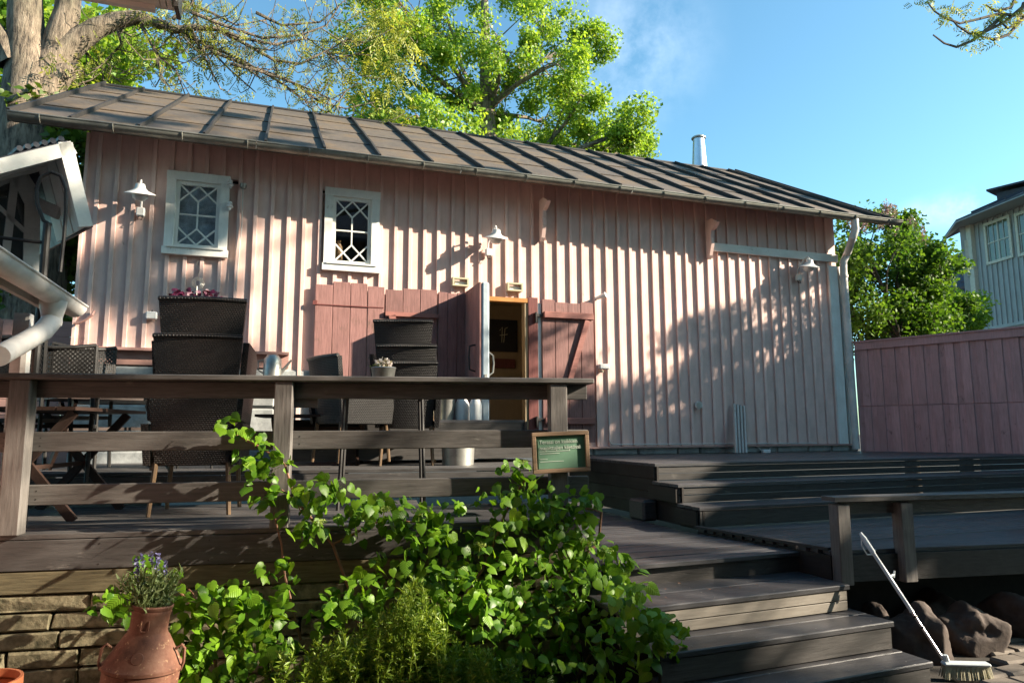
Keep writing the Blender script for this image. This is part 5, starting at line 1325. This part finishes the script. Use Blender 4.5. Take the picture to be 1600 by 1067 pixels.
vessel('milk_can', 'white milk can nearest the open door leaf', 'milk can', 743, .07, CAN, 'whitepaint', 7.7, group='white milk cans by the door')
vessel('zinc_tub', 'dark zinc tub standing on the upper terrace behind the railing', 'tub', 716, .17, [(0, 0), (.9, 0), (1, .33), (1.04, .335), (.95, .33), (.85, .02)], 'zinc', 6.7, DZ)
a = PY(425, 590, 8.25); wc = thing('watering_can', 'grey zinc watering can on the foundation ledge', 'watering can', (a.x, 8.2, .60))
MB().lathe([(0, 0), (.10, 0), (.095, .2), (.06, .25), (0, .25)], 18).build('body', M['zinc'], wc, smooth=True)
MB().tube([(.09, 0, .05), (.2, 0, .2)], [.02, .012], 7).build('spout', M['zinc'], wc); MB().tube([(-.08, 0, .2), (-.15, 0, .18), (-.15, 0, .08), (-.09, 0, .04)], .008, 6).build('handle', M['zinc'], wc)
MB().box((0, 0, .56), (.5, .25, .04)).build('shelf', M['stone'], wc, loc=(-.1, 0, -.58))

# =================================================================== RUSTY CHURN WITH LAVENDER
c = PY(239, 942, 3.42)
ch = thing('rusty_churn', 'rusty brown milk churn planter before the retaining wall', 'planter', (c.x, 3.42, c.z))
MB().lathe([(.070, -.02), (.080, 0), (.084, -.006), (.081, -.016), (.077, -.022), (.079, -.032), (.075, -.040), (.074, -.105), (.079, -.118), (.088, -.128), (.142, -.222), (.150, -.236), (.159, -.242), (.159, -.254), (.149, -.262), (.147, -.75), (.0, -.76)], 40).build('body', M['rust'], ch, smooth=True)
MB().lathe([(0, -.05), (.07, -.045)], 24).build('soil', M['soil'], ch)
for s in (-1, 1): MB().tube([(s * .120, -.03, -.175), (s * .143, -.04, -.155), (s * .156, -.04, -.17), (s * .160, -.04, -.225), (s * .152, -.03, -.26)], .006, 7).build('handle', M['rust'], ch, smooth=True)
MB().tube([(-.022, -.079, -.055), (-.022, -.081, -.09), (-.017, -.081, -.097), (.002, -.081, -.097), (.007, -.081, -.09), (.007, -.079, -.055)], .003, 5).build('embossed_loop', M['rust'], ch)
MB().lathe([(.026, 0), (.022, .004), (0, .005)], 16, (-.01, -.123, -.192), Vector((0, -.9, .42)).to_track_quat('Z', 'Y').to_matrix()).build('embossed_disc', M['rust'], ch)
ch.rotation_euler = (0, radians(6), 0)
lv = thing('lavender', 'lavender with pale violet spikes growing in the rusty churn', 'plant', (c.x, 3.42, c.z - .05))
m = MB(); P_, N_, Sp = [], [], []; tl = []
for i in range(48):
    a_ = random.uniform(0, 2 * pi); r_ = random.uniform(0, .07); e = Vector((cos(a_) * r_ * 2.0 , sin(a_) * r_ * 1.8, random.uniform(.11, .19)))
    b_ = Vector((cos(a_) * r_, sin(a_) * r_, 0)); m.tube([b_, b_.lerp(e, .5) + Vector((0, 0, .02)), e], .0018, 4, cap=False)
    for k in range(16):
        t_ = random.uniform(.1, 1); P_.append(tuple(b_.lerp(e, t_) + Vector((random.gauss(0, .008), random.gauss(0, .008), .01)))); tl.append(1)
m.build('stems', M['lavleaf'], lv)
n = len(P_); scatter('leaf_mass', NARROW, LEAF4F, frames(rdir(n, (0, -.6, 0)), RS.normal(size=n) * .6 + pi, RS.uniform(.03, .05, n)), np.array(P_), M['lavleaf'], lv, 'stuff')
for (px, py, tx, ty) in ((224, 872, 221, 866), (239, 868, 236, 864), (243, 880, 248, 866), (219, 900, 214, 893), (258, 885, 259, 878), (216, 878, 213, 874)):
    q_ = PY(px, py + 12, 3.4) - lv.location; p2 = PY(tx, ty, 3.4) - lv.location
    MB().tube([(q_.x * .3, 0, .03), q_, p2], [.0018, .002, .0015], 4).build('stem', M['lavleaf'], lv)
    leaves('blossom', [tuple(q_.lerp(p2, t_)) for t_ in (.1, .4, .7, .95)], [(.006, .006, .008)] * 4, [16] * 4, .013, M['lavender'], lv, bias=(0, 0, 0))
a = PY(-2, 1062, 3.0); o = MB().lathe([(0, -.2), (.08, -.2), (.12, -.02), (.13, -.02), (.13, .015), (.12, .015), (.115, -.01)], 24).build('terracotta_pot', M['terracotta'], loc=(a.x - .06, 3.0, a.z - .01), smooth=True); tag(o, 'terracotta pot at the bottom left picture corner', 'pot')
o['label'] = 'terracotta pot whose rim shows below the stone blocks'

# =================================================================== CLIMBING HYDRANGEA
hy = thing('climbing_hydrangea', 'climbing hydrangea with heart-shaped leaves sprawling over the railing and wall', 'plant')
cl = [  # photo spot, spread, distance before the railing plane, leaves
 (365, 668, 18, -.10, 9), (395, 680, 14, -.1, 5), (400, 712, 26, -.12, 16), (430, 722, 22, -.1, 12), (385, 725, 14, -.14, 5), (410, 765, 22, -.16, 10), (440, 762, 18, -.14, 8), (432, 808, 12, -.16, 3), (500, 768, 26, -.14, 12), (480, 785, 20, -.16, 8), (530, 765, 22, -.12, 10), (520, 790, 22, -.14, 8),
 (480, 818, 22, -.2, 8), (470, 835, 16, -.24, 5), (500, 830, 20, -.24, 5), (575, 795, 30, -.14, 16), (600, 805, 34, -.18, 20), (560, 825, 22, -.2, 8), (640, 800, 30, -.16, 14), (665, 820, 30, -.2, 16), (620, 825, 24, -.22, 10), (690, 830, 26, -.22, 12), (660, 860, 26, -.22, 10), (700, 800, 24, -.2, 10),
 (735, 860, 36, -.16, 24), (700, 880, 34, -.16, 22), (650, 890, 30, -.16, 18), (610, 880, 24, -.14, 12), (780, 800, 34, -.1, 18),
 (425, 888, 18, -.25, 8), (440, 880, 14, -.25, 5), (450, 905, 12, -.28, 4),
 (800, 745, 26, -.12, 14), (775, 765, 22, -.12, 9), (830, 765, 26, -.12, 14), (815, 735, 14, -.14, 5), (850, 785, 28, -.12, 16), (895, 785, 28, -.14, 16), (920, 780, 18, -.14, 8), (880, 810, 32, -.18, 20), (840, 830, 34, -.2, 22), (790, 840, 28, -.25, 12), (905, 835, 36, -.2, 24), (860, 865, 36, -.25, 24), (925, 870, 36, -.25, 26), (960, 880, 26, -.25, 16), (980, 905, 24, -.28, 12), (890, 900, 38, -.32, 26), (940, 920, 36, -.55, 22), (985, 925, 26, -.8, 14), (820, 900, 38, -.36, 26), (765, 885, 28, -.4, 12), (760, 920, 34, -.42, 24), (710, 925, 34, -.45, 24), (690, 950, 30, -.48, 18), (740, 960, 32, -.5, 18), (800, 950, 34, -.5, 20), (860, 950, 36, -.45, 22), (905, 965, 32, -.4, 16), (850, 1000, 34, -.55, 18), (780, 1000, 36, -.6, 20), (905, 1010, 30, -.5, 12), (830, 1045, 36, -.65, 14), (900, 1050, 30, -.6, 8),
 (1028, 972, 26, -1.0, 20), (1048, 990, 22, -1.0, 14), (1010, 985, 24, -1.0, 14), (1035, 1018, 20, -1.0, 9), (1000, 950, 22, -.95, 10), (975, 960, 30, -.95, 18), (960, 1000, 34, -1.0, 18), (990, 1030, 26, -1.0, 10), (940, 1045, 34, -1.0, 14),
 (205, 950, 14, -.35, 5), (180, 945, 20, -.35, 8), (145, 942, 12, -.35, 3), (183, 965, 10, -.36, 2), (195, 925, 22, -.3, 7), (250, 890, 22, -.3, 6), (215, 885, 18, -.3, 5), (270, 900, 16, -.32, 4), (275, 930, 18, -.3, 7),
 (300, 945, 24, -.35, 12), (330, 935, 28, -.35, 16), (365, 930, 24, -.35, 12), (385, 940, 22, -.35, 10), (310, 980, 28, -.4, 16), (350, 965, 32, -.42, 22), (390, 960, 30, -.42, 18), (345, 1010, 34, -.5, 22), (390, 1000, 34, -.5, 22), (300, 1020, 26, -.45, 12), (420, 965, 22, -.4, 12), (430, 995, 26, -.45, 14), (440, 940, 18, -.4, 8), (400, 1045, 36, -.55, 18), (340, 1050, 34, -.55, 16), (420, 1020, 26, -.5, 12), (300, 1055, 26, -.5, 10),
 (520, 945, 26, -.35, 14), (550, 935, 26, -.35, 14), (505, 965, 22, -.38, 10), (590, 940, 26, -.35, 14), (575, 910, 20, -.3, 8), (545, 910, 14, -.3, 4), (600, 965, 24, -.4, 10), (640, 935, 24, -.35, 10), (680, 905, 22, -.4, 10)]
pos, siz = [], []
for px, py, sp_, v, n in cl:
    n = int(n * 1.75)
    for _ in range(n):
        r_ = sp_ * math.sqrt(random.random()) * 1.1; an = random.uniform(0, 2 * pi)
        pos.append(PT(px + r_ * cos(an) * 1.2, py + r_ * sin(an), v + random.gauss(0, .06))); siz.append(random.choice((random.uniform(.032, .06), random.uniform(.05, .088))) * (1.0 if sp_ > 15 else .85))
Ns = rdir(len(pos), (.25, -.75, .75)); SPN = RS.normal(size=len(pos)) * .7
FR = frames(Ns, SPN)
order_ = sorted(range(len(pos)), key=lambda i: -siz[i] / pos[i].length)
hearts = []
for k in range(6):
    v_, f_ = heart(k); me = bpy.data.meshes.new('leaf'); me.from_pydata(v_, [], f_); me.polygons.foreach_set('use_smooth', [True] * len(f_)); me.materials.append(M['hyd']); hearts.append(me)
for i in order_[:298]:
    o = bpy.data.objects.new('leaf', hearts[i % 6]); R4 = Matrix([list(r_) for r_ in FR[i]]).to_4x4()
    o.matrix_local = Matrix.Translation(pos[i]) @ R4 @ Matrix.Scale(siz[i], 4); COL.objects.link(o); o.parent = hy
rest = order_[298:]
for k in range(3):
    sel = [i for j_, i in enumerate(rest) if j_ % 3 == k]; v_, f_ = heart(k + 10)
    scatter('leaf_mass', v_, f_, FR[sel] * np.array([siz[i] for i in sel])[:, None, None], np.array([tuple(pos[i]) for i in sel]), M['hyd_i'], hy, 'stuff', smooth=True)
def stem(pts, r, v=-.1):
    P_ = [PT(x, y, v + (q[0] if q else 0)) for x, y, *q in pts]; MB().tube(P_, [r * (1 - .5 * i / len(P_)) for i in range(len(P_))], 6).build('stem', M['vine'], hy, smooth=True)
stem([(470, 1000, -.2), (445, 900, -.1), (440, 850, -.05), (432, 820), (428, 800)], .008); stem([(560, 960), (520, 850), (470, 790), (455, 760), (445, 725), (410, 700), (370, 680)], .010)
stem([(440, 765), (462, 780), (470, 800)], .005); stem([(520, 850), (600, 810), (680, 820)], .008); stem([(720, 940, -.2), (760, 880), (790, 800), (820, 750)], .012); stem([(760, 1000, -.4), (860, 900, -.1), (935, 850), (940, 800), (925, 795), (880, 790)], .012)
stem([(900, 1060, -.3), (960, 960), (1030, 960)], .009); stem([(340, 1067, -.3), (330, 980, -.2), (290, 935, -.1), (265, 905), (200, 900)], .009); stem([(330, 980, -.2), (300, 925), (280, 905)], .006); stem([(600, 1000, -.2), (530, 950), (510, 960)], .008)
for (px, py, v) in ((773, 826, -.26), (795, 820, -.2), (815, 722, -.16), (920, 848, -.27), (700, 935, -.5), (750, 850, -.26), (880, 950, -.45), (600, 795, -.24), (655, 800, -.26), (500, 815, -.28), (945, 858, -.3)):
    c_ = PT(px, py, v); leaves('flower_head', [tuple(c_)], [(.05, .05, .018)], [110], .014, M['flowergreen'], hy, bias=(0, 0, 1.2))
    MB().tube([c_, c_ + Vector((0, .03, -.09))], .003, 5).build('flower_stalk', M['flowergreen'], hy)

# feathery bush in front
fb = thing('feathery_bush', 'low feathery green bush with narrow leaves before the wall', 'bush')
m = MB(); P_, N_ = [], []
for i in range(330):
    px = random.triangular(410, 830, 630); lit = math.exp(-((px - 650) / 42) ** 2)
    top = 995 - 95 * lit - 25 * math.exp(-((px - 560) / 60) ** 2) + abs(px - 600) * .12 + random.uniform(0, 75)
    v = random.uniform(-.95, -.45); e = PT(px, top, v); b_ = Vector((e.x + random.uniform(-.12, .12), e.y + random.uniform(-.05, .1), GZ + .0))
    md = b_.lerp(e, .6) + Vector((random.gauss(0, .03), 0, .03)); m.tube([b_, md, e], [.003, .002, .001], 4, cap=False)
    for k in range(58):
        t_ = random.uniform(.25, 1.0) ** .8; p = b_.lerp(md, t_ / .6) if t_ < .6 else md.lerp(e, (t_ - .6) / .4)
        P_.append(tuple(p)); 
m.build('stems', M['needle'], fb); n = len(P_)
scatter('leaf_mass', NARROW, LEAF4F, frames(rdir(n, (0, -.5, .2)), RS.normal(size=n) * 1.0 + pi, RS.uniform(.028, .05, n)), np.array(P_), M['needle'], fb, 'stuff')
gc = leaves('ground_cover', [(x, y, GZ + .04) for x, y in zip(RS.uniform(-1.2, 1.8, 60), RS.uniform(3.2, 4.5, 60))], [(.2, .2, .08)] * 60, [60] * 60, .04, M['needle'], None); tag(gc, kind='stuff')

# =================================================================== BRUSH, ROCKS, COBBLES
hd_ = PZ(1478, 1036, GZ + .1); tpb = PY(1344, 832, 3.80)
br = thing('long_brush', 'pale washing brush with a telescopic handle leaning on the low rail', 'brush', (0, 0, 0))
def L_(t_): return tpb.lerp(hd_, t_)
MB().tube([L_(.17), L_(.62)], .0125, 12).build('upper_tube', M['brushblue'], br, smooth=True); MB().tube([L_(.62), L_(.97)], .009, 12).build('lower_tube', M['steel'], br, smooth=True)
for t_ in (.62, .74, .66): MB().tube([L_(t_), L_(t_ + .012)], .0145, 12).build('collar', M['black'] if t_ != .62 else M['brushblue'], br)
MB().tube([L_(0), L_(.05), L_(.17)], [.010, .018, .017], 10).build('grip', M['brushblue'], br, smooth=True)
q0 = [PY(1346, 836, 3.80), PY(1346, 852, 3.80), PY(1355, 866, 3.80), PY(1363, 866, 3.80), PY(1368, 858, 3.80)]
MB().tube(q0, .005, 6).build('trigger_guard', M['brushblue'], br)
MB().tube([L_(.36), L_(.36) + Vector((.045, 0, .012))], .007, 8).tube([L_(.36) + Vector((.04, 0, -.008)), L_(.36) + Vector((.05, 0, .035))], .007, 6).build('tap', M['brushblue'], br)
bxd = (PZ(1558, 1040, GZ + .06) - PZ(1476, 1038, GZ + .06)); bxd.z = 0; bl_ = .27; bxd.normalize()
hc = hd_ + bxd * (bl_ / 2 - .02); rzb = atan2(bxd.y, bxd.x)
o = MB().box((0, 0, 0), (bl_, .06, .022), None, .008).build('head', M['brushblue'], br, loc=(hc.x, hc.y, hc.z - .0), rz=rzb)
MB().tube([hd_ + Vector((0, 0, .05)), hd_ + Vector((.01, 0, .0))], [.013, .02], 8).build('socket', M['brushblue'], br)
m = MB()
for i in range(34):
    for j_ in range(5):
        a_ = Vector((-bl_ / 2 + .008 + i * (bl_ - .016) / 33, -.024 + j_ * .012, -.01)); m.tube([a_, a_ + Vector(((i - 16) * .0008 + random.gauss(0, .002), random.gauss(0, .003) + (j_ - 2) * .004, -.075))], .0028, 3, cap=False)
m.build('bristles', M['bristle'], br, loc=hc, rz=rzb, kind='stuff')
def rock(name, label, px, py, sx, sy, sz, seed, rot=0, group='brown rocks under the lower deck'):
    p = PZ(px, py, GZ + .02); bm = bmesh.new(); bmesh.ops.create_icosphere(bm, subdivisions=5, radius=1)
    from mathutils import noise as nz
    for v in bm.verts:
        c_ = v.co.copy(); d = nz.noise(c_ * 1.1 + Vector((seed * 7, 0, 0))) * .45 + abs(nz.noise(c_ * 2.3 + Vector((seed * 3, 1, 0)))) * -.12 + nz.noise(c_ * 6 + Vector((seed, 1, 4))) * .035 + nz.noise(c_ * 14 + Vector((seed, 5, 4))) * .025
        v.co = c_ * (1 + d); v.co.x = math.copysign(min(abs(v.co.x), .86), v.co.x); v.co.y = math.copysign(min(abs(v.co.y), .85), v.co.y)
        v.co = Vector((v.co.x * sx, v.co.y * sy, max(v.co.z, -.4) * sz))
    me = bpy.data.meshes.new(name); bm.to_mesh(me); bm.free(); me.polygons.foreach_set('use_smooth', [True] * len(me.polygons)); me.materials.append(M['rock'])
    o = bpy.data.objects.new(name, me); o.location = (p.x, p.y + sy * .7, GZ + sz * .35); o.rotation_euler = (0, 0, rot); link(o); return tag(o, label, 'rock', group)
rock('rock', 'smooth rounded rock just behind the brush handle', 1468, 1030, .19, .22, .25, 1, .4)
rock('rock', 'broad flat-topped rock right of the brush handle', 1548, 1018, .23, .22, .22, 2, -.2)
rock('rock', 'rock cut by the right picture edge under the deck', 1625, 1000, .2, .22, .22, 3)
rock('rock', 'small angular rock beside the second front step', 1370, 985, .13, .2, .14, 4, .3)
rock('rock', 'pale streaked rock lying against the front steps', 1402, 1015, .12, .2, .22, 5)
rock('rock', 'half hidden rock in the dark behind the others', 1490, 985, .22, .2, .2, 6)
cbp = thing('cobble_paving', None, None); tag(cbp, kind='structure')
for i in range(15):
    for j_ in range(9):
        x = 4.02 + i * .235 + (j_ % 2) * .12 + random.uniform(-.02, .02); y = 3.0 + j_ * .155 + random.uniform(-.015, .015)
        if y > 3.15 + (x - 4.0) * .75 or y > 4.05: continue
        w, d = .215 + random.uniform(-.02, .02), .14 + random.uniform(-.01, .01)
        B('cobble', M['cobble'], (x, y, GZ + .005 + random.uniform(-.006, .006)), (w, d, .05), cbp, bev=.015).rotation_euler = (random.uniform(-.04, .04), random.uniform(-.04, .04), random.uniform(-.1, .1))
